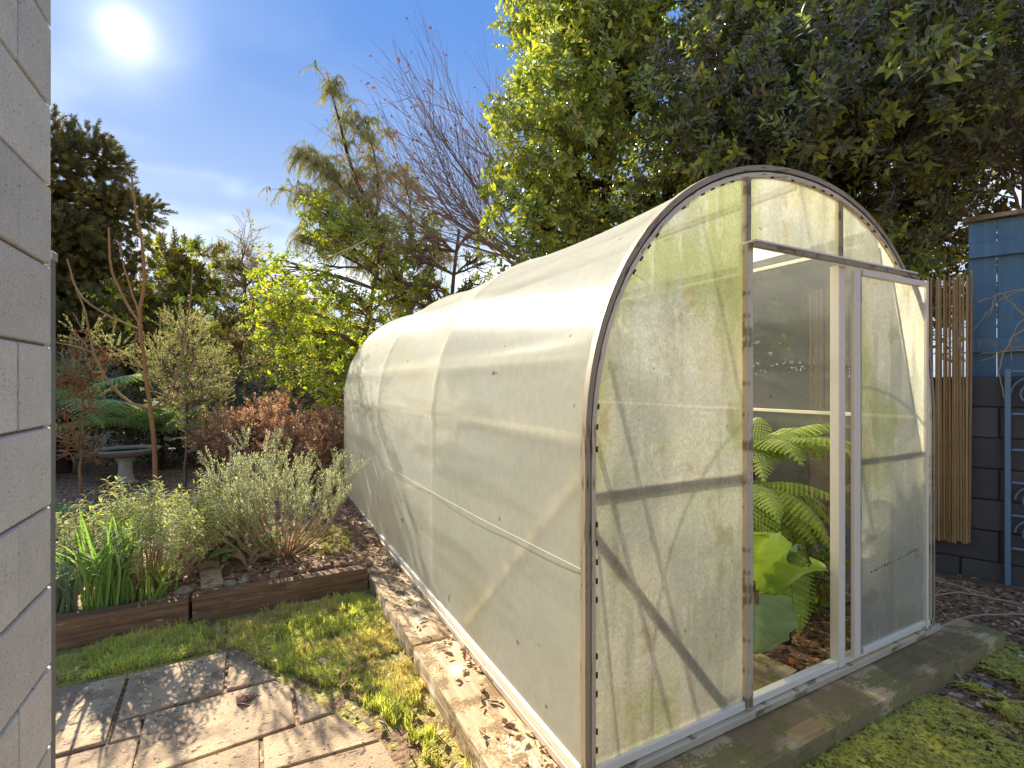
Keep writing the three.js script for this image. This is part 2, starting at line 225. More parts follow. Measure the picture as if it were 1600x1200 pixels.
// ================= THE SETTING =================
const bedH = (x, z) => { let h = 0.14 + 0.04 * sstep(-3.6, -6, z) + 0.035 * (fbm(x * 3 + 50, z * 3 + 50, 0, 4, 301) - 0.5) + 0.02 * (fbm(x * 14 + 50, z * 14 + 50, 0, 3, 302) - 0.5); h -= 0.05 * sstep(0.6, 0.72, x) * (1 - sstep(3.95, 4.2, -z)); h -= 0.03 * (1 - sstep(3.52, 3.62, -z)); return h; };
const lawnH = (x, z) => 0.004 + 0.035 * (fbm(x * 4 + 60, z * 4 + 60, 0, 4, 311) - 0.45) * sstep(0, 0.25, x - 0.1) + 0.008 * sstep(-2.6, -3.5, z);
const rightH = (x, z) => 0.012 * (fbm(x * 5 + 70, z * 5 + 70, 0, 4, 321) - 0.5) + 0.03 * sstep(3.4, 4.4, x);
structure('ground', sheet(2, 2, (u, v) => [(u - 0.5) * 800, -0.06, (v - 0.5) * 800, u * 400, v * 400]), M.soil, 'bare brown earth running out under the far trees', 'ground');
structure('garden_bed', sheet(190, 190, (u, v) => { const x = lerp(-9, 0.93, 1 - (1 - u) ** 1.6), z = lerp(-3.5, -16, v ** 1.7); return [x, bedH(x, z), z, x * 1.1, z * 1.1]; }), M.soil, 'raised bed of dry brown soil and mulch behind the timber sleepers', 'garden bed').material.side = THREE.DoubleSide;
structure('lawn', sheet(90, 90, (u, v) => { const x = lerp(-1.6, 0.76, u), z = lerp(-3.6, 0.8, v); return [x, lawnH(x, z) - 0.012, z, x * 1.3, z * 1.3]; }), M.lawn, 'small mossy lawn between the paving and the greenhouse', 'lawn');
structure('yard_ground', sheet(90, 110, (u, v) => { const x = lerp(0.78, 5.0, u), z = lerp(-7, 1.2, v); const inside = x < 3.22 && z < -1.12; return [x, inside ? 0.055 + 0.03 * fbm(x * 9 + 3, z * 9 + 90, 0, 4, 331) : rightH(x, z), z, x * 1.2, z * 1.2]; }), M.soil, 'earth strewn with leaves beside the greenhouse doorstep', 'ground');

// paving: each slab a part with rounded edges
{
  const pave = new THREE.Group(); pave.name = 'paving'; pave.position.set(-0.2, 0, -2.2); scene.add(pave); tag(pave, 'patio of worn tan concrete slabs with a stepped edge along the lawn', 'paving', null, 'structure');
  const slabs = [[[-1.15, -2.97], [-0.53, -2.955], [-0.505, -2.445], [-1.15, -2.43]], [[-0.515, -2.955], [-0.115, -2.972], [-0.115, -2.605], [-0.494, -2.572]], [[-0.1, -2.972], [-0.055, -2.96], [0.1, -2.59], [-0.1, -2.605]],
    [[-0.49, -2.555], [-0.408, -2.56], [-0.392, -2.425], [-0.488, -2.43]], [[-0.395, -2.56], [0.095, -2.575], [0.155, -2.475], [0.158, -2.207], [-0.37, -2.16]], [[0.175, -2.462], [0.302, -2.215], [0.175, -2.207]],
    [[-1.15, -2.415], [-0.392, -2.41], [-0.362, -1.77], [-1.15, -1.77]], [[-0.36, -2.147], [0.025, -2.178], [0.025, -1.77], [-0.345, -1.77]], [[0.04, -2.18], [0.312, -2.198], [0.44, -1.958], [0.04, -1.985]], [[0.04, -1.97], [0.448, -1.943], [0.49, -1.6], [0.04, -1.6]]];
  for (let k = 0; k < 5; k++) { const z0 = -1.755 + k * 0.5; slabs.push([[-0.44, z0], [0.025, z0], [0.025, z0 + 0.485], [-0.44, z0 + 0.485]]); if (k) slabs.push([[0.04, z0 - 0.33], [0.5, z0 - 0.33], [0.5, z0 + 0.155], [0.04, z0 + 0.155]]); }
  slabs.forEach((s, i) => {
    const sh = new THREE.Shape(s.map(([x, z]) => new THREE.Vector2(x + 0.2, -(z + 2.2)))); const g = new THREE.ExtrudeGeometry(sh, { depth: 0.035, bevelEnabled: true, bevelThickness: 0.005, bevelSize: 0.005, bevelOffset: -0.005, bevelSegments: 2 });
    g.rotateX(-Math.PI / 2); g.translate(0, -0.03 + 0.004 * hash2(i, 3, 5), 0); metreUv(g, 1.1); const uv = g.attributes.uv; for (let k = 0; k < uv.count; k++) uv.setXY(k, uv.getX(k) + i * 0.37, uv.getY(k) + i * 0.61);
    part('paving_slab', g, M.paver, pave);
  });
  const bs = new THREE.ShapeGeometry(new THREE.Shape([[-1.16, -2.975], [-0.05, -2.975], [0.1, -2.6], [0.17, -2.49], [0.31, -2.2], [0.45, -1.94], [0.49, -1.6], [0.5, 0.75], [-1.16, 0.75]].map(([x, z]) => new THREE.Vector2(x + 0.2, -(z + 2.2))))); bs.rotateX(-Math.PI / 2); metreUv(bs, 1.1); part('bedding_sand', bs, M.soil, pave);
  // sandy haunching along the cut edge
  const E = [[-0.12, -3.0], [0.1, -2.62], [0.2, -2.5], [0.32, -2.24], [0.46, -1.97], [0.53, -1.6], [0.56, -1.1]];
  const hg = sheet(60, 10, (u, v) => { const t = u * (E.length - 1), i = Math.min(E.length - 2, Math.floor(t)), f = t - i, x = lerp(E[i][0], E[i + 1][0], f) + (v - 0.35) * (0.13 + 0.08 * vnoise(u * 9, 2, 0, 8)), z = lerp(E[i][1], E[i + 1][1], f) - (v - 0.35) * 0.09; return [x, 0.002 + 0.014 * Math.sin(v * Math.PI) - 0.03 * v * v + 0.008 * fbm(x * 20 + 9, z * 20 + 90, 0, 3, 9), z, x * 1.2, z * 1.2]; });
  const hm = part('sand_haunching', hg, M.sand, pave); M.sand.side = THREE.DoubleSide;
}

// ================= concrete block house wall at the left =================
const blockMats = [0xf4f5f6, 0xebecee, 0xe2e3e5].map((c) => std({ map: blockTex, color: c, bumpMap: blockBump, bumpScale: 0.002, roughness: 0.9 }));
{
  const w = thing('block_wall', 'bare grey concrete block house wall at the left edge', 'wall', [-0.542, 0, -0.2]);
  const full = new RoundedBoxGeometry(0.19, 0.194, 0.395, 2, 0.005), half = new RoundedBoxGeometry(0.19, 0.194, 0.195, 2, 0.005);
  [full, half].forEach((g) => metreUv(g, 2.2));
  for (let k = 0; k < 15; k++) {
    const off = k % 2; let z = -1.645;
    while (z < 1.3) { const h = off && z < -1.6, len = h ? 0.19 : 0.39; const b = part('block', h ? half : full, blockMats[Math.floor(hash2(k, Math.round(z * 50), 4) * 3)], w); b.position.set((hash2(k, Math.round(z * 50), 9) - 0.5) * 0.003, k * 0.2 - 0.005, z + len / 2 + 0.2); if (hash2(k, Math.round(z * 40), 6) > 0.5) b.rotation.z = Math.PI; z += len + 0.01; }
  }
  part('mortar', boxAt(-0.085, 0.087, -0.1, 2.9, -1.425, 1.5, 0.002), M.mortar, w);
  const p = thing('corner_post', 'thin grey metal post just behind the end of the block wall', 'post', [-0.508, 0, -1.8]); part('shaft', boxAt(-0.024, 0.024, -0.03, 1.74, -0.02, 0.02), std({ color: 0x6a6e6c }), p); part('cap', boxAt(-0.028, 0.028, 1.74, 1.765, -0.024, 0.024), std({ color: 0x8a8e88 }), p);
}

// ================= retaining sleepers, kerb timbers =================
function roughBox(w, h, d, seed, amp = 0.006) { const g = new THREE.BoxGeometry(w, h, d, Math.ceil(w / 0.05), 3, Math.ceil(d / 0.05)); const p = g.attributes.position; for (let i = 0; i < p.count; i++) { const x = p.getX(i), y = p.getY(i), z = p.getZ(i), e = (Math.abs(y) > h / 2 - 0.001 ? 1 : 0) + (Math.abs(z) > d / 2 - 0.001 ? 1 : 0) + (Math.abs(x) > w / 2 - 0.001 ? 1 : 0); const n = fbm(x * 9 + seed * 7 + 50, (y + z) * 11 + 50, 0, 3, seed) - 0.5; const s = e > 1 ? -Math.abs(n) * amp * 1.6 - amp * 0.5 : n * amp; p.setXYZ(i, x + Math.sign(x) * (Math.abs(x) > w / 2 - 0.001 ? s : 0), y + Math.sign(y) * (Math.abs(y) > h / 2 - 0.001 ? s : 0), z + Math.sign(z) * (Math.abs(z) > d / 2 - 0.001 ? s : 0)); } g.computeVertexNormals(); return metreUv(g, 1); }
for (const [name, label, x0, x1, y, h, z, seed, mat, grp] of [
  ['timber_sleeper', 'dark weathered sleeper edging the bed beside the clump of green strap leaves', -1.6, -0.322, 0.06, 0.2, -3.455, 1, M.timber], ['timber_sleeper', 'dark weathered sleeper edging the bed with cobbles along its top', -0.312, 0.70, 0.058, 0.2, -3.475, 2, M.timber]]) {
  const m = part(name, roughBox(x1 - x0, h, 0.1, seed), mat); m.position.set((x0 + x1) / 2, y, z); tag(m, label, 'sleeper', 'sleepers along the garden bed');
}
{ const m = part('timber_stub', roughBox(0.13, 0.12, 0.62, 5, 0.01), M.weathered); m.position.set(-0.245, 0.118, -3.86); m.rotation.y = 0.1; tag(m, 'short pale weathered timber lying back into the bed between the bushes', 'timber'); }
for (const [z0, z1, label, seed] of [[-2.42, -0.98, 'pale mossy base timber beside the lawn, the one nearest the camera', 11], [-4.1, -2.432, 'pale mossy base timber along the greenhouse, the one reaching the bed', 12]]) { const g = roughBox(z1 - z0, 0.13, 0.235, seed, 0.008); g.rotateY(Math.PI / 2); const m = part('base_timber', g, M.weathered); m.position.set(0.828, 0.03, (z0 + z1) / 2); tag(m, label, 'timber', 'timbers under the greenhouse'); }
{ const m = part('doorstep_board', roughBox(2.56, 0.11, 0.205, 14, 0.006), M.doorstep); m.position.set(2.228, 0.04, -1.2); tag(m, 'long brown timber doorstep in front of the greenhouse door', 'doorstep'); }

// ================= THE GREENHOUSE =================
const GX = 2.07, GA = 1.128, GB = 1.1, GY = 1.19, GE = 2.14, Y0 = 0.1, RIBS = [-1.3, -2.81, -4.23, -5.97];
function profile(inset = 0, nWall = 10, nArc = 44) {
  const pts = [], a = GA - inset, b = GB - inset;
  for (let i = 0; i < nWall; i++) pts.push([GX - a, lerp(Y0, GY, i / nWall), -1, 0, 0]);
  for (let i = 0; i <= nArc; i++) { const t = Math.PI * (1 - i / nArc), c = Math.cos(t), s = Math.sin(t), x = Math.sign(c) * Math.abs(c) ** (2 / GE), y = s ** (2 / GE); let nx = Math.sign(c) * Math.abs(x) ** (GE - 1) / a, ny = y ** (GE - 1) / b; const l = Math.hypot(nx, ny); pts.push([GX + a * x, GY + b * y, nx / l, ny / l, 1]); }
  for (let i = nWall - 1; i >= 0; i--) pts.push([GX + a, lerp(Y0, GY, i / nWall), 1, 0, 0]);
  return pts;
}
const arcY = (x, inset = 0) => GY + (GB - inset) * Math.max(0, 1 - Math.abs((x - GX) / (GA - inset)) ** GE) ** (1 / GE);
function arcBand(i0, i1, z0, z1) {
  const A = profile(i0), B = profile(i1), p = [], idx = [], uv = []; let len = 0; const strips = [];
  for (let s = 0; s < 4; s++) { const base = p.length / 3; for (let k = 0; k < A.length; k++) { const a = [A[k][0], A[k][1]], b = [B[k][0], B[k][1]]; len = k * 0.1; const [q, r] = [[[...a, z1], [...b, z1]], [[...b, z1], [...b, z0]], [[...b, z0], [...a, z0]], [[...a, z0], [...a, z1]]][s]; p.push(...q, ...r); uv.push(len, 0, len, 0.1); } for (let k = 0; k < A.length - 1; k++) { const c = base + k * 2; idx.push(c, c + 1, c + 3, c, c + 3, c + 2); } }
  const g = new THREE.BufferGeometry(); g.setAttribute('position', new THREE.Float32BufferAttribute(p, 3)); g.setAttribute('uv', new THREE.Float32BufferAttribute(uv, 2)); g.setIndex(idx); g.computeVertexNormals(); return g;
}
const gh = thing('greenhouse', 'arched walk-in greenhouse of cloudy polythene film on an aluminium frame, its door slid open', 'greenhouse', [GX, Y0, -3.6]);
const gpart = (name, geo, mat, parent = gh) => { geo.translate(-GX, -Y0, 3.6); return part(name, geo, mat, parent); };
const bar = (a, b, w, d, face) => { // flat bar from a to b, w across, d deep along face
  const A = V(...a), B = V(...b), dir = B.clone().sub(A), len = dir.length(); dir.normalize(); const f = V(...face), s = f.clone().cross(dir).normalize(); const g = new RoundedBoxGeometry(w, len, d, 1, 0.002); metreUv(g); g.applyMatrix4(new THREE.Matrix4().makeBasis(s, dir, s.clone().cross(dir).normalize())); g.translate((A.x + B.x) / 2, (A.y + B.y) / 2, (A.z + B.z) / 2); return g; };
// film over the ribs, one sheet per bay, slack between ribs and tight over the purlins
const purlinAt = [[0.944, 1.3, 0.02], [0.985, 1.5, 0.03], [1.40, 2.06, 0.05], [GX, 2.29, 0.05]];
const nW = 12, nA = 72, prof0 = profile(0, nW, nA), arcLen = []; { let l = 0; prof0.forEach((p, i) => { if (i) l += Math.hypot(p[0] - prof0[i - 1][0], p[1] - prof0[i - 1][1]); arcLen.push(l); }); }
const lenAt = (x, y) => { let b = 0, bd = 9; prof0.forEach((p, i) => { const d = Math.hypot(p[0] - x, p[1] - y); if (d < bd) { bd = d; b = arcLen[i]; } }); return b; };
const total = arcLen[arcLen.length - 1], tight = [[lenAt(0.985, 1.52), 0.03, 0.55], [lenAt(1.42, 2.1), 0.03, 0.3], [lenAt(GX, 2.29), 0.05, 0.4], [total - lenAt(0.985, 1.52), 0.03, 0.55], [total - lenAt(1.42, 2.1), 0.03, 0.3]];
for (let b = 0; b < 3; b++) {
  const z0 = RIBS[b], z1 = RIBS[b + 1], nv = 30, n = prof0.length - 1;
  const cut = Math.round(n * 0.62);
  for (const [k0, k1, mat, name] of [[0, cut, M.skin, 'film_cover'], [cut, n, M.clearSkin, 'film_cover']]) {
  const g = sheet(k1 - k0, nv, (u, v) => {
    const i = k0 + Math.round(u * (k1 - k0)), [x, y, nx, ny] = prof0[i], s = arcLen[i], arch = sstep(1.0, 1.5, y), z = lerp(z0, z1, v);
    let sag = (0.01 + 0.02 * arch) * Math.sin(Math.PI * v) ** 0.7; for (const [ls, w, k] of tight) sag *= 1 - k * Math.exp(-(((s - ls) / w) ** 2));
    sag += (fbm(z * 2.2 + 30, s * 2.2 + 30, 0, 3, 401) - 0.5) * 0.008 * Math.sin(Math.PI * v);
    sag *= sstep(0.1, 0.3, y) * 0.999 + 0.001;
    return [x - nx * sag, y - ny * sag, z, (s - 0.0) / 5.8, -(z + 1.2) / 5];
  });
  gpart(name, g, mat);
  }
}
for (const z of RIBS.slice(1)) gpart('hoop', arcBand(0.012, 0.022, z - 0.006, z + 0.006), M.white);
gpart('front_hoop', arcBand(-0.006, 0.014, -1.309, -1.283), M.dirtyAlloy);
gpart('front_hoop', arcBand(0.021, 0.038, -1.312, -1.286), M.alloy);
gpart('hoop_groove', arcBand(0.013, 0.022, -1.31, -1.296), M.black);
{ const P = profile(0.041, 18, 56), r = rng(77); P.forEach(([x, y, nx, ny], i) => { if (r() < 0.4 || y < 0.2 || (x > 2.4 && y < 1.9)) return; const g = new THREE.BoxGeometry(0.006, 0.018, 0.005); g.rotateZ(Math.atan2(ny, nx)); g.translate(x, y, -1.286); gpart('clip', g, M.black); }); }
// purlins, side bracing, guy wire
for (const s of [-1, 1]) for (const [x, y] of [[1.09, 1.22], [1.045, 1.5], [0.62, 2.08]]) { if (s > 0 && y > 1.4 && y < 1.6) continue; const px = GX + s * (x - 0.012), py = y; gpart('purlin', boxAt(px - 0.009, px + 0.009, py - 0.011, py + 0.011, -5.95, -1.35), M.white); }
gpart('purlin', boxAt(GX - 0.014, GX + 0.014, 2.235, 2.265, -5.95, -1.32), M.alloy);
gpart('side_brace', bar([0.967, 1.1, -1.34], [0.967, 0.2, -2.32], 0.032, 0.01, [1, 0, 0]), M.alloy);
gpart('side_brace', bar([3.173, 1.1, -1.34], [3.173, 0.2, -2.32], 0.032, 0.01, [1, 0, 0]), M.alloy);
gpart('film_string', tube([V(0.937, 0.805, -1.3), V(0.94, 0.775, -2.1), V(0.938, 0.765, -2.81), V(0.94, 0.75, -4.2)], 0.0011, 5), M.wire);
// base rails
gpart('base_rail', boxAt(0.925, 0.962, 0.098, 0.128, -5.98, -1.3), M.alloy); gpart('base_rail', boxAt(0.930, 0.948, 0.130, 0.165, -5.98, -1.31), M.white); gpart('base_rail', boxAt(3.178, 3.215, 0.098, 0.135, -5.98, -1.3), M.alloy);
gpart('front_sill', boxAt(0.93, 3.23, 0.097, 0.128, -1.345, -1.268), M.alloy); gpart('front_sill', boxAt(0.985, 3.19, 0.13, 0.162, -1.318, -1.286), M.white);
// gable film, panel by panel
function gablePanel(x0, x1, y0, top, seed, z = -1.3, parent = gh, name = 'gable_film', nx = 26, ny = 40) {
  return gpart(name, sheet(nx, ny, (u, v) => { const x = lerp(x0, x1, u), y = lerp(y0, top(x), 1 - v); const w = Math.sin(Math.PI * u) * Math.sin(Math.PI * v); return [x, y, z + w * (0.012 * (fbm(x * 3 + seed, y * 1.6 + seed, 0, 3, 411) - 0.5) + 0.004 * (fbm(x * 14 + seed, y * 3 + seed, 0, 3, 412) - 0.5)), (x - 0.85) / 2.45, y / 2.45]; }), M.gable, parent);
}
const wob = 0.03;
gablePanel(0.978, 1.704, 0.15, (x) => arcY(x, 0.03), 3); gablePanel(1.736, 2.352, 1.955, (x) => arcY(x, 0.03), 13); gablePanel(2.368, 3.0, 1.955, (x) => Math.max(1.957, arcY(x, 0.03)), 23); gablePanel(3.03, 3.165, 0.15, (x) => Math.min(1.95, arcY(x, 0.03)), 33);
gablePanel(0.965, 3.175, 0.12, (x) => arcY(x, 0.02), 43, -5.96, gh, 'rear_gable_film', 40, 40);
gpart('door_post', boxAt(1.702, 1.738, 0.13, 1.95, -1.322, -1.278), M.alloy); gpart('door_post', boxAt(2.322, 2.37, 0.13, 1.93, -1.322, -1.28), M.white);
gpart('door_post', boxAt(2.374, 2.386, 0.13, 1.92, -1.318, -1.292), M.dirtyAlloy);
gpart('mullion', boxAt(1.712, 1.736, 1.951, arcY(1.724, 0.035), -1.318, -1.285), M.dirtyAlloy); gpart('mullion', boxAt(2.35, 2.37, 1.958, arcY(2.36, 0.035), -1.318, -1.288), M.dirtyAlloy);
gpart('door_track', boxAt(1.71, 2.94, 1.948, 1.957, -1.318, -1.246), M.white); gpart('door_track', boxAt(1.712, 2.942, 1.926, 1.9475, -1.256, -1.247), M.dirtyAlloy);
gpart('cross_rail', boxAt(0.985, 1.7, 1.02, 1.052, -1.336, -1.309), M.tanBar);
gpart('gable_brace', bar([0.962, 0.935, -1.318], [1.625, 0.145, -1.318], 0.036, 0.012, [0, 0, 1]), M.tanBar);
{
  const d = new THREE.Group(); d.name = 'sliding_door'; gh.add(d);
  gpart('stile', boxAt(2.392, 2.436, 0.172, 1.915, -1.272, -1.25), M.white, d); gpart('stile', boxAt(2.44, 2.456, 0.172, 1.915, -1.27, -1.256), M.dirtyAlloy, d); gpart('stile', boxAt(3.03, 3.052, 0.155, 1.925, -1.272, -1.248), M.white, d);
  gpart('door_rail', boxAt(2.458, 3.028, 1.893, 1.922, -1.272, -1.25), M.white, d); gpart('door_rail', boxAt(2.458, 3.028, 0.172, 0.2, -1.272, -1.25), M.white, d); gpart('door_rail', boxAt(2.458, 3.028, 1.035, 1.062, -1.278, -1.268), M.tanBar, d);
  gablePanel(2.455, 3.032, 0.198, () => 1.896, 53, -1.2615, d, 'door_film', 16, 34);
  const pr = rng(431), mk = []; for (let i = 0; i < 34; i++) { if (pr() < 0.25) continue; const x = 2.53 + i * 0.0125, y = 0.532 + (i % 34) * 0.0012 + (pr() - 0.5) * 0.008, g = new THREE.BoxGeometry(0.004 + 0.005 * pr(), 0.003 + 0.009 * pr(), 0.001); g.translate(x, y, -1.2545); mk.push(g); } gpart('faded_print', merge(mk), std({ color: 0x6c6a40 }), d).userData.kind = 'stuff';
}

// ================= boundary at the right: painted block wall, bamboo screen, blue fence, iron gate =================
const BW = [4.381, 0, -1.771], BT = Math.atan2(0.39, 0.92);      // local +z of these groups runs along the wall towards the camera, local -x faces the garden
{
  const w = thing('boundary_wall', 'charcoal painted concrete block wall behind the bamboo screen', 'wall', BW, BT);
  const mats = [0x64615d, 0x6a6662, 0x5c5955].map((c) => std({ map: blockTex, color: c, bumpMap: blockBump, bumpScale: 0.003, roughness: 0.7 }));
  const full = metreUv(new RoundedBoxGeometry(0.15, 0.205, 0.39, 2, 0.007), 2.2);
  for (let k = 0; k < 7; k++) for (let i = -7; i < 9; i++) { if (k === 6 && i > 7) continue; const b = part('block', full, mats[Math.floor(hash2(k, i, 41) * 3)], w); b.position.set(0.075 + (hash2(i, k, 44) - 0.5) * 0.006, 0.07 + k * 0.213, -1.65 + i * 0.4 + (k % 2) * 0.2); }
  part('mortar', boxAt(0.012, 0.138, -0.05, 1.44, -4.6, 1.7, 0.002), M.darkMortar, w);
  const e = part('edging_board', boxAt(-0.075, -0.045, -0.02, 0.05, -1.2, 1.5), M.timber); e.position.set(...BW); e.rotation.y = BT; tag(e, 'thin timber edging board along the foot of the charcoal wall', 'edging');
  const s = thing('bamboo_screen', 'hanging screen of split bamboo canes wired together beside the greenhouse', 'screen', [BW[0], 0, BW[2]], BT), r = rng(51);
  const cane = tube([V(0, 0, 0), V(0, 0.45, 0), V(0, 0.46, 0), V(0, 0.95, 0), V(0, 0.96, 0), V(0, 1.45, 0), V(0, 1.46, 0), V(0, 1.88, 0)], [0.008, 0.0082, 0.0095, 0.008, 0.0092, 0.0078, 0.009, 0.0072], 7);
  const cm = [0xe8dac0, 0xdcccb0, 0xd0bfa0, 0xf0e4d0].map((c) => std({ map: caneTex, color: c, roughness: 0.6 }));
  let z = -0.75; while (z < 0.2) { const c = part('cane', cane, cm[Math.floor(r() * 4)], s); c.position.set(-0.045 - r() * 0.008, 0.3 - r() * 0.02, z); c.rotation.set((r() - 0.5) * 0.012, r() * 6, (r() - 0.5) * 0.008); const k = 0.8 + 0.35 * r(); c.scale.set(k, 0.985 + r() * 0.02, k); z += 0.0125 + 0.005 * r(); }
  for (const y of [0.55, 1.0, 1.5, 1.95]) part('binding_wire', tube([V(-0.06, y, -0.76), V(-0.062, y - 0.004, -0.3), V(-0.06, y, 0.2)], 0.0016, 4), M.dryTwig, s);
  const f = thing('blue_fence', 'tall blue painted board fence with a bare wood cap above the wall', 'fence', BW, BT);
  for (let i = 0; i < 9; i++) part('board', boxAt(0.10, 0.122, 1.345 - (i ? 0 : 0.02), 2.55, 0.2 + i * 0.148, 0.344 + i * 0.148, 0.003), M.blue, f);
  part('rail', boxAt(0.06, 0.098, 2.29, 2.39, 0.2, 1.53), M.blue, f); part('rail', boxAt(0.06, 0.098, 1.62, 1.72, 0.2, 1.53), M.blue, f); part('cap_board', boxAt(0.05, 0.15, 2.552, 2.585, 0.17, 1.56), M.capWood, f);
  const g = thing('iron_gate', 'blue grey iron gate with scrolls leaning on the charcoal wall', 'gate', BW, BT);
  const gx = -0.03, T = (pts, rad) => tube(pts, rad, 8);
  for (const zz of [0.385, 1.25]) part('stile', boxAt(gx - 0.015, gx + 0.015, 0.02, 1.5, zz - 0.015, zz + 0.015), M.gateMetal, g); for (const y of [0.04, 0.3, 0.52, 0.74, 0.96, 1.2, 1.485]) part('gate_bar', boxAt(gx - 0.008, gx + 0.008, y - 0.008, y + 0.008, 0.402, 1.234), M.gateMetal, g);
  const spiral = (cy, cz, R) => { const p = []; for (let i = 0; i <= 40; i++) { const a = i / 40 * Math.PI * 3.2, q = R * (1 - 0.62 * i / 40); p.push(V(gx, cy + Math.sin(a) * q, cz - Math.cos(a) * q)); } return tube(p, 0.006, 6); };
  for (const y of [0.41, 0.63, 1.34]) for (const zz of [0.52, 0.8, 1.08]) part('scroll', spiral(y, zz, y > 1 ? 0.12 : 0.1), M.gateMetal, g);
}

// ================= PLANTS =================
const G = (r, g, b) => [r, g, b];
const spr = {
  camellia: [1, 2, 3].map((s) => sprig(s, { n: 11, len: 0.26, leafLen: 0.105, leafWid: 0.05, cols: [G(0.262, 0.336, 0.0242), G(0.37, 0.432, 0.0282), G(0.201, 0.276, 0.0282), G(0.495, 0.505, 0.0323)] })),
  citrus: [4, 5].map((s) => sprig(s, { n: 12, len: 0.24, leafLen: 0.085, leafWid: 0.05, cols: [G(0.369, 0.481, 0.0231), G(0.522, 0.554, 0.0231), G(0.261, 0.37, 0.0231), G(0.652, 0.554, 0.0308)] })),
  olive: [6, 7].map((s) => sprig(s, { n: 16, len: 0.3, leafLen: 0.06, leafWid: 0.016, spread: 0.8, cols: [G(0.378, 0.324, 0.14), G(0.284, 0.276, 0.108), G(0.491, 0.389, 0.184), G(0.227, 0.194, 0.0756)] })),
  manuka: [8, 9].map((s) => sprig(s, { n: 40, len: 0.26, leafLen: 0.026, leafWid: 0.009, small: true, cols: [G(0.432, 0.434, 0.125), G(0.342, 0.35, 0.0936), G(0.54, 0.5, 0.156)], twig: [0.2, 0.13, 0.08] })),
  rosemary: [10, 11].map((s) => sprig(s, { n: 46, len: 0.17, leafLen: 0.021, leafWid: 0.006, small: true, spread: 0.8, cols: [G(0.421, 0.458, 0.192), G(0.324, 0.372, 0.144), G(0.583, 0.572, 0.269)], twig: [0.2, 0.17, 0.1], stem: 0.0016 })),
  sage: [12, 13].map((s) => sprig(s, { n: 14, len: 0.16, leafLen: 0.045, leafWid: 0.013, droop: 0.8, spread: 0.9, cols: [G(0.478, 0.486, 0.167), G(0.389, 0.4, 0.114), G(0.598, 0.572, 0.22), G(0.448, 0.486, 0.0704)], twig: [0.24, 0.18, 0.1], stem: 0.0016 })),
  brown: [14, 15].map((s) => sprig(s, { n: 30, len: 0.15, leafLen: 0.024, leafWid: 0.012, small: true, cols: [G(0.55, 0.288, 0.13), G(0.638, 0.36, 0.156), G(0.44, 0.228, 0.104), G(0.462, 0.336, 0.13)], twig: [0.2, 0.12, 0.08] })),
  conifer: [16, 17].map((s) => sprig(s, { n: 70, len: 0.36, leafLen: 0.1, leafWid: 0.03, small: true, spread: 1.1, cols: [G(0.143, 0.124, 0.0131), G(0.204, 0.162, 0.014), G(0.112, 0.0995, 0.0117)], twig: [0.1, 0.07, 0.04], stem: 0.006 })),
  dark: [18, 19].map((s) => sprig(s, { n: 12, len: 0.26, leafLen: 0.085, leafWid: 0.04, cols: [G(0.112, 0.111, 0.0209), G(0.154, 0.146, 0.0209), G(0.0912, 0.09, 0.0195), G(0.204, 0.18, 0.0243)] })),
};
function willowStrand(seed) { const r = rng(seed), g = new Geo(), n = 34; let p = V(0, 0, 0), d = V(0.5, 0.35, 0); for (let i = 0; i < n; i++) { const q = p.clone().addScaledVector(d, 0.028); stick(g, p, q, 0.003, [0.14, 0.11, 0.06]); for (let k = 0; k < 2; k++) { const o = V(r() - 0.5, -0.75 - r() * 0.5, r() - 0.5).normalize(); smallLeaf(g, q, o, V(r(), r(), r()).normalize(), 0.10 + 0.06 * r(), 0.011, [[0.4, 0.37, 0.11], [0.46, 0.4, 0.13], [0.3, 0.3, 0.08]][Math.floor(r() * 3)]); } p = q; d = d.add(V((r() - 0.5) * 0.1, -0.05, (r() - 0.5) * 0.1)); } return g.build(); }
const willows = [21, 22].map(willowStrand);
function plant(name, label, category, base, { trunk, trunkR = 0.05, clumps, sprigs, mat, seed, bark = M.bark, fill = {}, group, sub = 5, twigR = 0.006, extra }) {
  const r = rng(seed), t = thing(name, label, category, base, 0, group), B = V(...base);
  const loc = clumps.map((c) => ({ ...c, c: [c.c[0] - B.x, c.c[1] - B.y, c.c[2] - B.z] }));
  const tp = curve(trunk.map((p) => V(...p).sub(B)), 10, 0.02, r);
  part('trunk', branches(tp, trunkR, loc, r, { sub, twigR }), bark, t);
  const pts = fillClumps(loc, r, fill);
  sprigs.forEach((g, i) => { const l = pts.filter((_, k) => k % sprigs.length === i); if (l.length) instanced('crown', g, mat, l, t); });
  return t;
}
// scatter sub-clumps over a big ellipsoid so that the outline is uneven and has gaps
function lumps(c, R, n, size, per, seed, keep) { const r = rng(seed), out = []; let guard = 0; while (out.length < n && guard++ < n * 20) { const d = randDir(r), k = 0.45 + 0.55 * Math.cbrt(r()); const p = [c[0] + d.x * R[0] * k, c[1] + d.y * R[1] * k, c[2] + d.z * R[2] * k]; if (keep && !keep(p)) continue; const s = lerp(size[0], size[1], r()); out.push({ c: p, r: [s * (0.8 + 0.4 * r()), s * (0.6 + 0.3 * r()), s * (0.8 + 0.4 * r())], n: Math.round(per * s * s) }); } return out; }
const tintJ = (a, b) => (p, r) => { const k = a + (b - a) * r(); return [k * (0.92 + 0.16 * r()), k, k * (0.9 + 0.2 * r())]; };

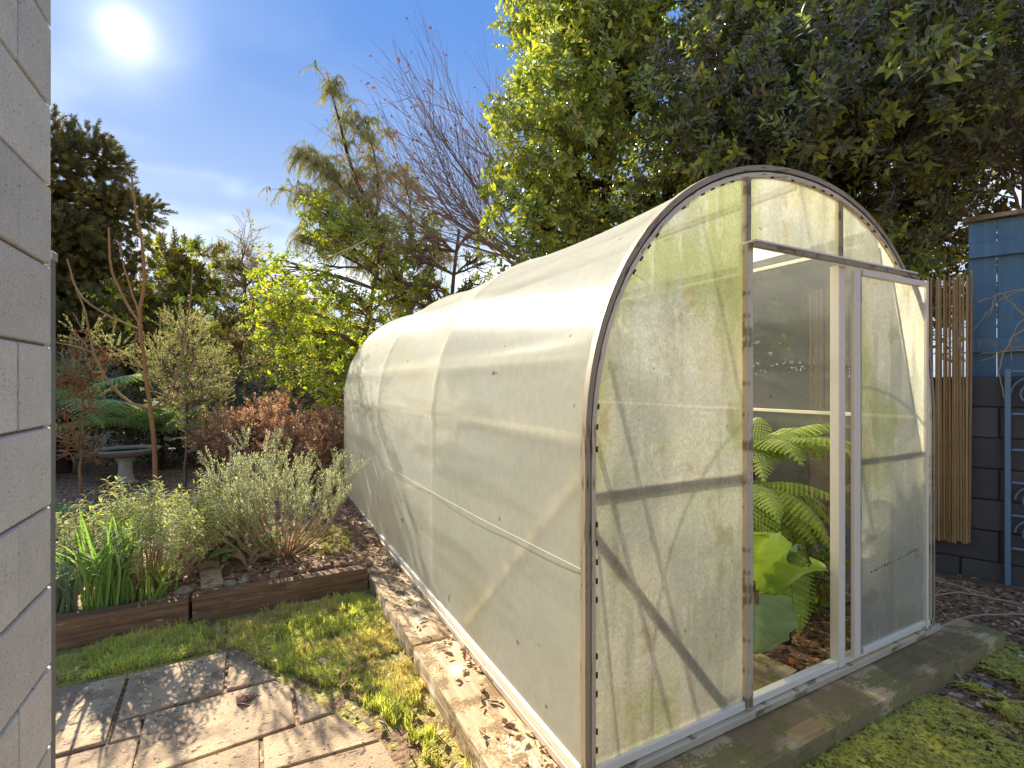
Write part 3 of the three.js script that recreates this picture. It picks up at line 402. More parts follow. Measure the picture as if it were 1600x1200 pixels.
// big glossy evergreen behind the greenhouse and the darker one at the right
plant('evergreen_tree', 'big glossy leaved evergreen tree leaning over the greenhouse roof', 'tree', [5.4, 0, -6.4], { trunk: [[5.4, -0.05, -6.4], [5.3, 1.6, -6.3], [5.0, 3.2, -6.4], [5.0, 5.2, -6.2]], trunkR: 0.15, seed: 601, mat: L.glossy, sprigs: spr.camellia, bark: M.barkDark,
  clumps: [...lumps([5.0, 4.9, -6.2], [1.75, 2.2, 1.5], 40, [0.45, 0.75], 175, 602), ...lumps([4.4, 3.2, -6.4], [0.9, 0.6, 0.7], 9, [0.35, 0.55], 170, 603), ...lumps([4.6, 7.2, -6.2], [1.3, 1.1, 1.2], 14, [0.45, 0.75], 170, 604)], fill: { bias: 0.25, tint: tintJ(0.8, 1.25) }, sub: 7 });
plant('evergreen_tree', 'dark dense evergreen tree rising above the bamboo screen and blue fence', 'tree', [7.6, 0, -4.4], { trunk: [[7.6, -0.05, -4.4], [7.5, 2, -4.3], [7.4, 4.2, -4.3], [7.3, 6, -4.3]], trunkR: 0.17, seed: 611, mat: L.glossy, sprigs: [...spr.dark, spr.camellia[1]], bark: M.barkDark,
  clumps: [...lumps([7.5, 5.0, -4.5], [2.6, 2.5, 1.6], 80, [0.5, 0.85], 170, 612), ...lumps([8.2, 3.0, -3.6], [1.6, 0.9, 0.9], 14, [0.4, 0.6], 140, 613), ...lumps([5.6, 3.6, -3.6], [0.8, 1.2, 1.6], 16, [0.4, 0.6], 140, 614), ...lumps([8.8, 6.2, -3.0], [1.8, 1.8, 1.2], 34, [0.5, 0.8], 150, 616), ...lumps([5.3, 4.3, -3.2], [1.1, 0.8, 1.5], 24, [0.4, 0.65], 140, 615)], fill: { bias: 0.2, tint: tintJ(0.75, 1.2) }, sub: 8 });
plant('evergreen_shrub', 'leafy dark shrub filling the gap behind the greenhouse arch and bamboo screen', 'shrub', [6.3, 0, -3.6], { trunk: [[6.3, -0.05, -3.6], [6.25, 1, -3.6], [6.2, 2.2, -3.6]], trunkR: 0.05, seed: 621, mat: L.glossy, sprigs: [...spr.dark, spr.citrus[0]], clumps: [...lumps([6.2, 2.2, -3.6], [1.0, 1.1, 0.9], 26, [0.35, 0.5], 190, 622), ...lumps([5.7, 2.0, -4.6], [0.7, 0.9, 0.8], 16, [0.35, 0.5], 190, 623)], fill: { bias: 0.2, tint: tintJ(0.8, 1.3) } });
plant('evergreen_shrub', 'tall thin stemmed shrub standing behind the blue fence', 'shrub', [6.0, 0, -1.7], { trunk: [[6.0, -0.05, -1.7], [6.0, 2, -1.75], [6.15, 3.6, -1.8], [6.2, 5, -1.8]], trunkR: 0.035, seed: 631, mat: L.soft, sprigs: spr.dark, clumps: lumps([6.3, 4.4, -1.9], [1.0, 1.5, 0.6], 18, [0.3, 0.5], 120, 632), fill: { bias: 0.1, tint: tintJ(0.9, 1.5) } });

plant('evergreen_tree', 'dark evergreen tree at the right edge, its branches reaching in behind the iron gate', 'tree', [8.6, 0, 0.4], { trunk: [[8.6, -0.05, 0.4], [8.5, 2, 0.3], [8.4, 4, 0.2], [8.4, 6, 0.2]], trunkR: 0.15, seed: 616, mat: L.glossy, sprigs: spr.dark, bark: M.barkDark, clumps: lumps([8.2, 4.2, 0.3], [2.0, 2.4, 2.0], 60, [0.5, 0.85], 130, 617), fill: { bias: 0.2, tint: tintJ(0.75, 1.2) }, sub: 5 });
// bare deciduous tree with a few red leaves
{
  const base = [5.6, 0, -9.6], r = rng(641), t = thing('bare_tree', 'bare winter tree with fine fanning twigs and a few rust red leaves', 'tree', base), B = V(...base), parts = [], tips = [];
  function grow(p, d, len, rad, depth) {
    const n = 5, pts = [p.clone()]; let q = p.clone(), dir = d.clone(); for (let i = 0; i < n; i++) { dir.add(randDir(r).multiplyScalar(0.07)).add(V(-0.01, 0.025, 0)).normalize(); q = q.clone().addScaledVector(dir, len / n); pts.push(q); }
    parts.push(tube(pts, pts.map((_, i) => lerp(rad, rad * 0.5, i / n)), depth < 2 ? 6 : 3, false)); if (depth >= 4) { tips.push(q); return; }
    const k = depth === 0 ? 7 : depth === 1 ? 6 : 5; for (let i = 0; i < k; i++) { const at = pts[1 + Math.floor(r() * (n))], nd = dir.clone().add(randDir(r).multiplyScalar(0.55)).normalize(); grow(at, nd, len * (0.55 + 0.25 * r()), rad * 0.5, depth + 1); }
  }
  parts.push(tube(curve([B, V(5.4, 1.5, -9.4), V(5.0, 3.9, -8.9)], 6), [0.13, 0.12, 0.11, 0.1, 0.1, 0.09, 0.09], 8));
  for (const [x, y, z] of [[-0.85, 0.8, -0.1], [-0.95, 0.35, 0.1], [-0.5, 1, 0.1], [-0.3, 1, -0.2], [-0.98, 0.1, 0], [-0.9, 0.55, -0.15], [-0.7, 0.9, 0.2], [-0.95, 0.25, -0.2]]) grow(V(5.0, 3.5 + r() * 0.5, -8.9), V(x, y, z).normalize(), 1.75 + 0.5 * r(), 0.03, 0.9 > r() ? 1 : 1);
  const g = merge(parts); g.translate(-B.x, -B.y, -B.z); part('trunk', g, std({ color: 0x9a8478 }), t);
  const lg = new Geo(); leaf(lg, V(0, 0, 0), V(0, -1, 0), V(0, 0, 1), 0.09, 0.055, { col: [0.34, 0.09, 0.05] });
  const list = []; for (const p of tips) if (r() < 0.3) list.push({ p: p.clone().sub(B), q: toward(randDir(r), r() * 6), s: 0.5 + 0.4 * r(), c: [1, 0.8 + 0.6 * r(), 1] }); instanced('leaves', lg.build(), L.dead, list, t);
}
// feathery weeping tree in the middle distance
{
  const base = [4.1, 0, -13.2], r = rng(651), t = thing('weeping_tree', 'tall feathery tree with drooping olive sprays against the sky', 'tree', base), B = V(...base), parts = [], list = [];
  const limb = (pts, r0, strands, sp) => { const c = curve(pts.map((p) => V(...p)), 14, 0.06, r); parts.push(tube(c, c.map((_, i) => lerp(r0, 0.012, i / 14)), 6, false)); for (let k = 0; k < strands; k++) { const f = 0.25 + 0.75 * r(), i = Math.floor(f * 13.9), s = c[i], d = randDir(r); d.y = Math.abs(d.y) * 0.8 + 0.1; const e = s.clone().addScaledVector(d.normalize(), sp * (0.3 + 0.8 * r())); const q = curve([s, s.clone().lerp(e, 0.5).add(V(0, 0.12, 0)), e], 4); parts.push(tube(q, [0.012, 0.01, 0.008, 0.006, 0.004], 3, false)); for (let m = 0; m < 8; m++) list.push({ p: q[1 + Math.floor(r() * 4)].clone().add(randDir(r).multiplyScalar(0.06)).sub(B), q: new THREE.Quaternion().setFromEuler(new THREE.Euler((r() - 0.5) * 0.5, r() * 6.28, (r() - 0.5) * 0.6)), s: 0.5 + 0.5 * r(), c: tintJ(0.8, 1.4)(null, r) }); } };
  limb([[4.1, -0.05, -13.2], [3.9, 2.5, -13], [3.3, 4.6, -13.1], [2.3, 7.2, -13.5], [1.75, 9.6, -13.8]], 0.14, 64, 0.9); limb([[3.4, 4.4, -13.1], [2.2, 5.6, -13.4], [1.0, 6.4, -14.2]], 0.06, 38, 0.8); limb([[3.0, 5.4, -13.1], [2.0, 6.6, -13.5], [1.1, 7.4, -14.1]], 0.05, 34, 0.7); limb([[2.9, 5.6, -13.2], [2.9, 7.0, -13.1], [2.6, 8.4, -13.3]], 0.05, 20, 0.7); limb([[3.5, 4.2, -13.0], [3.7, 5.6, -12.7], [3.5, 7.0, -12.8]], 0.05, 22, 0.7); limb([[3.6, 3.6, -13], [2.4, 4.6, -13.4], [1.0, 5.2, -14.2]], 0.05, 38, 0.8); limb([[3.8, 3.4, -12.9], [4.2, 4.6, -12.5], [4.2, 5.6, -12.4]], 0.045, 18, 0.6);
  const g = merge(parts); g.translate(-B.x, -B.y, -B.z); part('trunk', g, M.barkDark, t);
  willows.forEach((w, i) => instanced('crown', w, L.needle, list.filter((_, k) => k % 2 === i), t));
}
// yellow green leafy small trees, grey olive shrubs
plant('leafy_tree', 'bright yellow green leafy tree left of the far end of the greenhouse', 'tree', [2.13, 0, -12.4], { trunk: [[2.13, -0.05, -12.4], [2.2, 1.6, -12.4], [2.5, 3.0, -12.3], [2.8, 4.8, -12.1]], trunkR: 0.09, seed: 661, mat: L.soft, sprigs: spr.citrus, clumps: [...lumps([2.1, 3.5, -12.4], [2.1, 2.1, 1.0], 42, [0.4, 0.62], 84, 662), ...lumps([1.33, 1.5, -12.5], [1.1, 1.1, 0.6], 14, [0.4, 0.6], 84, 663)], fill: { bias: 0.1, scale: [0.95, 1.5], tint: tintJ(0.8, 1.2) }, sub: 8, twigR: 0.01 });
plant('leafy_tree', 'thin leafed tree with upright stems right above the greenhouse far end', 'tree', [4.5, 0, -11.5], { trunk: [[4.5, -0.05, -11.5], [4.4, 1.5, -11.4], [4.25, 3.3, -11.2], [4.4, 5.1, -11.1]], trunkR: 0.07, seed: 671, mat: L.soft, sprigs: [spr.citrus[0], spr.camellia[0]], clumps: lumps([4.1, 3.9, -11.1], [1.5, 1.25, 0.9], 24, [0.28, 0.45], 46, 672), fill: { bias: 0.1, scale: [0.85, 1.4], tint: tintJ(0.6, 1.0) }, sub: 12, twigR: 0.011 });
plant('grey_shrub', 'tall grey green shrub with silvery leaves beside the yellow green tree', 'shrub', [-0.27, 0, -14.5], { trunk: [[-0.27, -0.05, -14.5], [-0.27, 1.8, -14.5], [-0.15, 3.9, -14.5]], trunkR: 0.08, seed: 681, mat: L.soft, sprigs: spr.olive, clumps: [...lumps([-0.27, 3.1, -14.5], [1.3, 1.75, 0.9], 34, [0.4, 0.6], 120, 682), { c: [-0.11, 5.0, -14.6], r: [0.2, 0.75, 0.2], n: 40 }, ...lumps([0.14, 1.3, -14.1], [1.35, 1.0, 0.6], 14, [0.4, 0.6], 110, 683)], fill: { bias: 0.1, scale: [1, 1.6], tint: tintJ(0.7, 1.3) }, sub: 8 });
plant('leafy_tree', 'slim yellow green leafy sapling close behind the rust brown bush', 'tree', [0.5, 0.12, -7.9], { trunk: [[0.5, 0.08, -7.9], [0.5, 1.1, -7.9], [0.44, 2.0, -7.9], [0.42, 2.8, -7.9]], trunkR: 0.025, seed: 676, mat: L.soft, sprigs: spr.citrus, clumps: [...lumps([0.45, 2.45, -7.9], [0.4, 0.6, 0.35], 14, [0.16, 0.26], 260, 677), ...lumps([0.75, 1.5, -7.8], [0.35, 0.4, 0.3], 8, [0.16, 0.24], 260, 678)], fill: { bias: 0.1, scale: [0.6, 0.95], tint: tintJ(0.85, 1.2) }, sub: 5, twigR: 0.005 });
// big dark conifer and the small bright one by it
plant('conifer_tree', 'huge dark rounded conifer behind the block wall at the left', 'tree', [-6.6, 0, -21.2], { trunk: [[-6.6, -0.05, -21.2], [-6.6, 4, -21.2], [-6.6, 7, -21.2], [-6.7, 10, -21.2]], trunkR: 0.3, seed: 691, mat: L.needle, sprigs: spr.conifer, bark: M.barkDark, clumps: [...lumps([-6.9, 5.6, -21.2], [3.9, 4.4, 2.4], 130, [0.6, 1.0], 130, 692), ...lumps([-4.9, 2.2, -20.4], [2.7, 2.4, 1.6], 60, [0.6, 0.95], 130, 693)], fill: { bias: 0.35, tint: tintJ(0.8, 1.3) }, sub: 3, twigR: 0.012 });
plant('conifer_tree', 'smaller bright green rounded tree at the foot of the huge conifer', 'tree', [-1.6, 0, -13.4], { trunk: [[-1.6, -0.05, -13.4], [-1.5, 2, -13.3], [-1.4, 3.6, -13.2]], trunkR: 0.09, seed: 701, mat: L.needle, sprigs: [spr.conifer[0], spr.citrus[1]], clumps: lumps([-1.4, 3.0, -13.2], [0.9, 1.5, 0.8], 26, [0.35, 0.5], 130, 702), fill: { bias: 0.2, tint: tintJ(0.9, 1.5) }, sub: 3 });
// understorey in the shade
{ let i = 0; for (const [x, z, w, h, lab] of [[-2.6, -10.2, 1.1, 1.5, 'low dark leafy shrub under the huge conifer'], [-1.0, -9.2, 0.9, 1.1, 'dark leafy shrub behind the bare sapling'], [0.4, -9.0, 0.9, 1.3, 'dark glossy shrub behind the rust brown bush'], [-3.6, -8.4, 0.9, 1.0, 'dark leafy shrub close behind the end of the block wall'], [2.7, -9.9, 1.0, 1.3, 'dark leafy shrub under the tree stems beyond the greenhouse']])
  plant('shade_shrub', lab, 'shrub', [x, 0.1, z], { trunk: [[x, 0.05, z], [x, h * 0.5, z], [x, h, z]], trunkR: 0.03, seed: 711 + i, mat: L.glossy, sprigs: spr.dark, clumps: lumps([x, h * 0.62, z], [w, h * 0.6, 0.6], 16, [0.28, 0.42], 170, 720 + i++), fill: { bias: 0.1, tint: tintJ(0.7, 1.1) }, group: 'shade shrubs' }); }
// a wood beyond the garden that reads as one mass
{ const r = rng(731), list = []; for (let i = 0; i < 5200; i++) { const x = lerp(-18, 20, r()), h = 3.4 + 1.6 * fbm(x * 0.5 + 30, 3, 0, 3, 7); list.push({ p: V(x, Math.sqrt(r()) * h, -25 - r() * 3 + 0.12 * x), q: toward(randDir(r).add(V(0, 0.5, 0)).normalize(), r() * 6), s: 1.2 + 1.2 * r(), c: tintJ(0.6, 1.3)(null, r) }); } const m = instanced('far_wood', spr.camellia[2], L.soft, list, scene); tag(m, 'distant dark thicket closing off the garden behind the trees', 'thicket', null, 'stuff'); }

// ---------- near plants in the bed ----------
function twiggy(base, n, h, w, r, rad, lean = 0.6, seg = 5) { const out = []; const tips = []; for (let i = 0; i < n; i++) { const a = r() * 6.283, k = Math.sqrt(r()) * w, e = V(Math.cos(a) * k, h * (0.55 + 0.5 * r()) * (1 - 0.3 * k / w), Math.sin(a) * k), s = V(Math.cos(a) * 0.05 * r() * w * 3, 0, Math.sin(a) * 0.05 * r() * w * 3); const m = s.clone().lerp(e, 0.5).add(V(Math.cos(a) * 0.12 * k, -0.05 * h, Math.sin(a) * 0.12 * k)); const p = curve([s, m, e], seg, 0.012, r); out.push(tube(p, p.map((_, j) => lerp(rad, rad * 0.3, j / seg)), 4, false)); tips.push(p); } return [merge(out), tips]; }
function bush(name, label, base, { n, h, w, sprigs, mat, perStem, seed, rad = 0.004, bark = M.bark, scale = [0.7, 1.1], tint = tintJ(0.85, 1.2), from = 0.45, up = 0.9, dead = 0 }) {
  const r = rng(seed), t = thing(name, label, 'bush', base), [g, stems] = twiggy(base, n, h, w, r, rad); part('stems', g, bark, t);
  const list = []; for (const p of stems) { if (r() < dead) continue; for (let k = 0; k < perStem; k++) { const f = from + (1 - from) * Math.sqrt(r()), i = Math.min(p.length - 1, Math.round(f * (p.length - 1))), q = p[i].clone().add(randDir(r).multiplyScalar(0.03)); const d = p[p.length - 1].clone().sub(p[0]).normalize().multiplyScalar(0.5).add(V(0, up, 0)).add(randDir(r).multiplyScalar(0.75)).normalize(); list.push({ p: q, q: toward(d, r() * 6), s: lerp(scale[0], scale[1], r()), c: tint(q, r) }); } }
  sprigs.forEach((sg, i) => instanced('foliage', sg, mat, list.filter((_, k) => k % sprigs.length === i), t)); return t;
}
bush('rosemary_bush', 'silvery grey green rosemary bush beside the greenhouse wall', [0.22, 0.12, -4.05], { n: 62, h: 0.9, w: 0.56, sprigs: spr.rosemary, mat: L.soft, perStem: 8, seed: 801, rad: 0.007, from: 0.58, bark: M.dryTwig });
bush('sage_bush', 'twiggy sage bush with pale drooping leaves behind the sleeper', [-0.58, 0.11, -3.82], { n: 170, h: 0.64, w: 0.44, sprigs: spr.sage, mat: L.soft, perStem: 5, seed: 802, rad: 0.0035, from: 0.74, dead: 0.42, bark: M.dryTwig, scale: [0.55, 0.95] });
bush('sage_bush', 'smaller pale leaved sage bush behind the short weathered timber', [-0.2, 0.11, -4.3], { n: 60, h: 0.5, w: 0.28, sprigs: spr.sage, mat: L.soft, perStem: 7, seed: 803, rad: 0.0035, from: 0.4, scale: [0.6, 1] });
bush('rust_bush', 'low rust brown bush between the rosemary and the yellow green tree', [0.3, 0.12, -6.5], { n: 150, h: 1.12, w: 0.85, sprigs: spr.brown, mat: L.soft, perStem: 24, seed: 804, rad: 0.006, from: 0.45, up: 0.25, scale: [0.7, 1.1] });
plant('airy_shrub', 'upright airy shrub with tiny olive leaves right of the bare sapling', 'shrub', [-0.68, 0.12, -6.75], { trunk: [[-0.68, 0.1, -6.75], [-0.66, 0.7, -6.72], [-0.66, 1.5, -6.7]], trunkR: 0.02, seed: 811, mat: L.soft, sprigs: spr.manuka, bark: M.bark, clumps: [...lumps([-0.66, 1.65, -6.7], [0.3, 0.62, 0.26], 20, [0.13, 0.22], 900, 812), ...lumps([-0.52, 1.1, -6.65], [0.26, 0.35, 0.2], 9, [0.12, 0.18], 900, 813)], fill: { bias: 0.1, lift: 0.9, scale: [0.5, 0.9], tint: tintJ(0.85, 1.3) }, sub: 5, twigR: 0.004 });
plant('airy_shrub', 'thin airy shrub with olive tips beside the end of the block wall', 'shrub', [-1.7, 0.12, -7.15], { trunk: [[-1.7, 0.1, -7.15], [-1.68, 0.7, -7.12], [-1.66, 1.4, -7.1]], trunkR: 0.016, seed: 821, mat: L.soft, sprigs: spr.manuka, bark: M.barkPink, clumps: [...lumps([-1.66, 1.6, -7.1], [0.3, 0.4, 0.24], 12, [0.12, 0.2], 500, 822), ...lumps([-1.66, 0.95, -7.1], [0.32, 0.4, 0.24], 8, [0.12, 0.2], 160, 823)], fill: { bias: 0.1, lift: 0.9, scale: [0.5, 0.9], tint: tintJ(0.85, 1.3) }, sub: 9, twigR: 0.004 });
// bare sapling with a few thick upward branches
{
  const t = thing('bare_sapling', 'leafless young tree with thick upturned pinkish branches in the bed', 'tree', [-0.89, 0.12, -6.34]), B = V(-0.89, 0.12, -6.34), r = rng(831);
  const limb = (pts, r0, r1, n = 16) => { const c = curve(pts.map((p) => V(...p).sub(B)), n, 0.008, r); return tube(c, c.map((_, i) => 0.56 * lerp(r0, r1, i / n) * (1 + 0.12 * (i % 3 === 0))), 7); };
  part('trunk', limb([[-0.89, 0.05, -6.34], [-0.9, 0.6, -6.35], [-0.935, 1.13, -6.36], [-0.99, 1.6, -6.39], [-1.04, 2.07, -6.42], [-1.0, 2.5, -6.4], [-1.03, 2.95, -6.42], [-1.085, 3.3, -6.45], [-1.118, 3.6, -6.46]], 0.042, 0.016, 26), M.barkPink, t);
  for (const [pts, a, b] of [[[[-1.02, 2.0, -6.41], [-1.16, 2.25, -6.48], [-1.3, 2.6, -6.56], [-1.325, 3.04, -6.57]], 0.026, 0.015], [[[-1.04, 2.1, -6.42], [-1.12, 2.4, -6.47], [-1.2, 2.7, -6.5], [-1.22, 2.88, -6.51]], 0.018, 0.011], [[[-1.02, 1.97, -6.41], [-1.3, 2.1, -6.56], [-1.58, 2.32, -6.7], [-1.66, 2.5, -6.74], [-1.712, 2.71, -6.77]], 0.02, 0.012], [[[-0.93, 1.14, -6.36], [-1.15, 1.22, -6.48], [-1.4, 1.55, -6.6], [-1.5, 1.9, -6.65], [-1.55, 2.2, -6.68], [-1.634, 2.4, -6.73]], 0.026, 0.012], [[[-0.93, 1.15, -6.36], [-0.8, 1.25, -6.29], [-0.68, 1.55, -6.23], [-0.62, 1.9, -6.2], [-0.57, 2.3, -6.17], [-0.55, 2.64, -6.16]], 0.024, 0.01], [[[-0.93, 1.16, -6.36], [-0.76, 1.2, -6.27], [-0.6, 1.45, -6.19], [-0.5, 1.8, -6.14]], 0.018, 0.008], [[[-0.95, 1.4, -6.37], [-1.08, 1.65, -6.44], [-1.07, 1.95, -6.43]], 0.014, 0.009], [[[-1.45, 1.72, -6.62], [-1.6, 1.78, -6.7], [-1.9, 1.86, -6.86]], 0.012, 0.008], [[[-1.5, 1.9, -6.65], [-1.58, 2.0, -6.7], [-1.66, 2.15, -6.75]], 0.009, 0.006]]) part('branch', limb(pts, a, b, 12), M.barkGrey, t);
}
// bird bath
{
  const t = thing('bird_bath', 'round pale grey bird bath standing in the shade behind the sage bush', 'bird bath', [-1.4, 0.13, -7.75]);
  const lathe = (p) => new THREE.LatheGeometry(p.map(([x, y]) => new THREE.Vector2(x, y)), 36);
  part('pedestal', metreUv(lathe([[0, 0], [0.17, 0], [0.17, 0.03], [0.1, 0.07], [0.075, 0.16], [0.07, 0.28], [0.1, 0.345], [0.13, 0.36], [0, 0.36]])), M.concrete, t);
  part('basin', metreUv(lathe([[0, 0.362], [0.14, 0.362], [0.28, 0.395], [0.36, 0.44], [0.372, 0.462], [0.36, 0.468], [0.335, 0.458], [0.25, 0.425], [0, 0.41]])), M.concrete, t);
  const wt = part('water', new THREE.CircleGeometry(0.3, 32), std({ color: 0x2a3030, roughness: 0.06 }), t); wt.rotation.x = -Math.PI / 2; wt.position.y = 0.444;
}
// fern fronds
function frond(seed, { L0 = 0.6, W = 0.2, n = 24, arch = 0.9, cols }) {
  const r = rng(seed), g = new Geo(), c = []; for (let i = 0; i <= n; i++) { const t = i / n, a = arch * t * 1.5; c.push(V(0, L0 * (t * Math.cos(a * 0.55) * 0.55 + 0.12 * t), L0 * t * (0.55 + 0.45 * Math.sin(a)))); if (i) c[i].y -= 0.28 * L0 * arch * t * t * t; }
  for (let i = 0; i < n; i++) stick(g, c[i], c[i + 1], 0.0028 * (1 - 0.7 * i / n), [0.16, 0.16, 0.05]);
  for (let i = 2; i <= n; i++) { const t = i / n, w = W * Math.sin(Math.PI * Math.min(1, 0.12 + 0.88 * t) ** 0.75) * (0.95 + 0.1 * r()), d = c[i].clone().sub(c[i - 1]).normalize(); for (const s of [-1, 1]) { const o = V(s, -0.12 - 0.15 * r(), 0).addScaledVector(d, 0.35).normalize(), m = 7, col = cols[Math.floor(r() * cols.length)]; let q = c[i].clone(); for (let k = 0; k < m; k++) { const e = q.clone().addScaledVector(o, w / m).add(V(0, -0.012 * w * k, 0)), pw = 0.026 * L0 / 0.6 * (1 - k / m * 0.75), f = d.clone().multiplyScalar(pw); g.tri(q, e, q.clone().lerp(e, 0.75).add(f), col); g.tri(q, q.clone().lerp(e, 0.75).sub(f), e, col); q = e; } } }
  return g.build();
}
const fernCols = [G(0.48, 0.6, 0.08), G(0.56, 0.66, 0.1), G(0.38, 0.5, 0.07)], darkFern = [G(0.34, 0.46, 0.09), G(0.4, 0.5, 0.1)];
const fronds = [1, 2, 3].map((s) => frond(840 + s, { L0: 0.55 + 0.06 * s, W: 0.13 + 0.015 * s, arch: 0.75 + 0.15 * s, cols: fernCols })), treeFronds = [1, 2].map((s) => frond(850 + s, { L0: 1.3, W: 0.3, n: 30, arch: 0.9, cols: darkFern }));
function fern(name, label, base, list, n, seed, { s = [0.8, 1.1], tilt = [0, 0.5], mat = L.soft, group, turn = [0, 6.283] } = {}) { const r = rng(seed), t = thing(name, label, 'fern', base, 0, group); for (let i = 0; i < n; i++) { const m = part('frond', list[i % list.length], mat, t), a = lerp(turn[0], turn[1], (i + 0.6 * r()) / n), k = lerp(s[0], s[1], r()); m.rotation.set(lerp(tilt[0], tilt[1], r()), a, 0, 'YXZ'); m.scale.set(k, k, k); } return t; }
fern('tree_fern', 'shaded tree fern with long arching fronds behind the bird bath', [-1.2, 0.75, -8.6], treeFronds, 14, 861, { s: [0.8, 1.1], group: 'tree ferns' }); part('stem', tube([V(0, -0.66, 0), V(0.02, -0.3, 0), V(0, 0.03, 0)], [0.09, 0.08, 0.07], 8), M.barkDark, scene.children[scene.children.length - 1]);
fern('tree_fern', 'shaded tree fern with long fronds close to the end of the block wall', [-2.3, 1.1, -8.9], treeFronds, 14, 862, { s: [0.8, 1.1], group: 'tree ferns' }); part('stem', tube([V(0, -1.0, 0), V(0.03, -0.5, 0), V(0, 0.03, 0)], [0.1, 0.09, 0.07], 8), M.barkDark, scene.children[scene.children.length - 1]);
// strap leaves
function strapClump(name, label, base, n, h, seed, cols, wid = 0.014) {
  const r = rng(seed), t = thing(name, label, 'plant', base); const kinds = [0, 1, 2, 3, 4].map((k) => { const g = new Geo(), m = 7, c = cols[k % cols.length], bend = 0.08 + 0.26 * k / 4; const at = (f, s) => { const w = wid * (f < 0.75 ? 1 : (1 - f) / 0.25) * 0.5; return V(s * w, h * (f - bend * f * f * 0.5), h * bend * 1.9 * f * f * f).add(V(0, 0, Math.abs(s) * w * 0.5)); }; for (let i = 0; i < m; i++) { const a = i / m, b = (i + 1) / m; for (const s of [-1, 1]) { g.quad(at(a, 0), at(a, s), at(b, s), at(b, 0), c); } } return g.build(); });
  for (let i = 0; i < n; i++) { const m = part('blade', kinds[Math.floor(r() * 5)], L.grass, t), a = r() * 6.283, q = 0.09 * Math.sqrt(r()); m.position.set(Math.cos(a) * q * 1.4, -0.01, Math.sin(a) * q); m.rotation.set((r() - 0.5) * 0.35, r() * 6.283, (r() - 0.5) * 0.35); const k = 0.55 + 0.6 * r(); m.scale.set(0.8 + 0.5 * r(), k, k); } return t;
}
const strap = [G(0.2, 0.36, 0.04), G(0.26, 0.42, 0.06), G(0.3, 0.4, 0.05)];
strapClump('strap_plant', 'bright green clump of upright strap leaves behind the left sleeper', [-0.72, 0.11, -3.6], 95, 0.6, 871, strap);
strapClump('strap_plant', 'shorter strap leaves between the bright clump and the sage bush', [-0.53, 0.11, -3.58], 34, 0.3, 872, [G(0.22, 0.34, 0.04), G(0.3, 0.4, 0.05)], 0.012);
strapClump('strap_plant', 'dull grey green strap leaves against the end of the block wall', [-0.98, 0.11, -3.62], 46, 0.42, 873, [G(0.14, 0.2, 0.08), G(0.2, 0.26, 0.12)], 0.018);
// broad leaves: grid leaf with wavy margin
function broadLeaf(seed, { len = 0.3, wid = 0.26, curl = 0.5, wave = 0.4, cols }) {
  const r = rng(seed), nx = 10, ny = 12, ph = r() * 9, p = [], col = [], idx = [];
  for (let j = 0; j <= ny; j++) for (let i = 0; i <= nx; i++) { const t = j / ny, s = i / nx * 2 - 1, w = wid * 0.5 * Math.sin(Math.PI * (0.1 + 0.9 * t) ** 0.8) ** 0.6 * (1 + 0.08 * Math.sin(t * 30 + ph)), vein = Math.abs(Math.sin(t * 16 - Math.abs(s) * 5)) ** 0.5; p.push(s * w, len * (t - curl * 0.35 * t * t) + 0.02 * Math.abs(s) * len, len * (curl * t * t - 0.16 * s * s) + wave * len * 0.28 * s * s * Math.sin(t * 17 + ph + s * 3) + 0.03 * len * vein); const k = 1.12 - 0.2 * vein + (Math.abs(s) < 0.08 ? 0.35 : 0); col.push(cols[0] * k, cols[1] * k, cols[2] * k); }
  for (let j = 0; j < ny; j++) for (let i = 0; i < nx; i++) { const a = j * (nx + 1) + i; idx.push(a, a + 1, a + nx + 2, a, a + nx + 2, a + nx + 1); }
  const g = new THREE.BufferGeometry(); g.setAttribute('position', new THREE.Float32BufferAttribute(p, 3)); g.setAttribute('color', new THREE.Float32BufferAttribute(col, 3)); g.setIndex(idx); g.computeVertexNormals(); return g;
}
const limeLeaf = [1, 2].map((s) => broadLeaf(880 + s, { cols: [0.42, 0.58, 0.04], len: 0.36, wid: 0.27 })), greyLeaf = [3, 4].map((s) => broadLeaf(880 + s, { cols: [0.29, 0.42, 0.17], len: 0.23, wid: 0.24, curl: 0.8 })), bedLeaf = [5, 6].map((s) => broadLeaf(880 + s, { cols: [0.2, 0.33, 0.06], len: 0.2, wid: 0.15, curl: 0.7 }));
function broadPlant(name, label, base, leaves, group) { const t = thing(name, label, 'plant', base, 0, group), B = V(...base); leaves.forEach(([geo, at, rx, ry, k, stemMat]) => { const A = V(...at).sub(B), m = part('leaf', geo, L.soft, t); m.position.copy(A); m.rotation.set(rx, ry, 0, 'YXZ'); m.scale.setScalar(k); const dir = V(0, 1, 0.2).applyEuler(m.rotation).multiplyScalar(0.05); const c = curve([V(0, -0.03, 0), V(A.x * 0.35, A.y * 0.55, A.z * 0.35), A, A.clone().add(dir)], 8); const st = part('stalk', tube(c, c.map((_, i) => lerp(0.013, 0.006, i / 8)), 6), stemMat ?? M.redStem, m.parent); }); return t; }
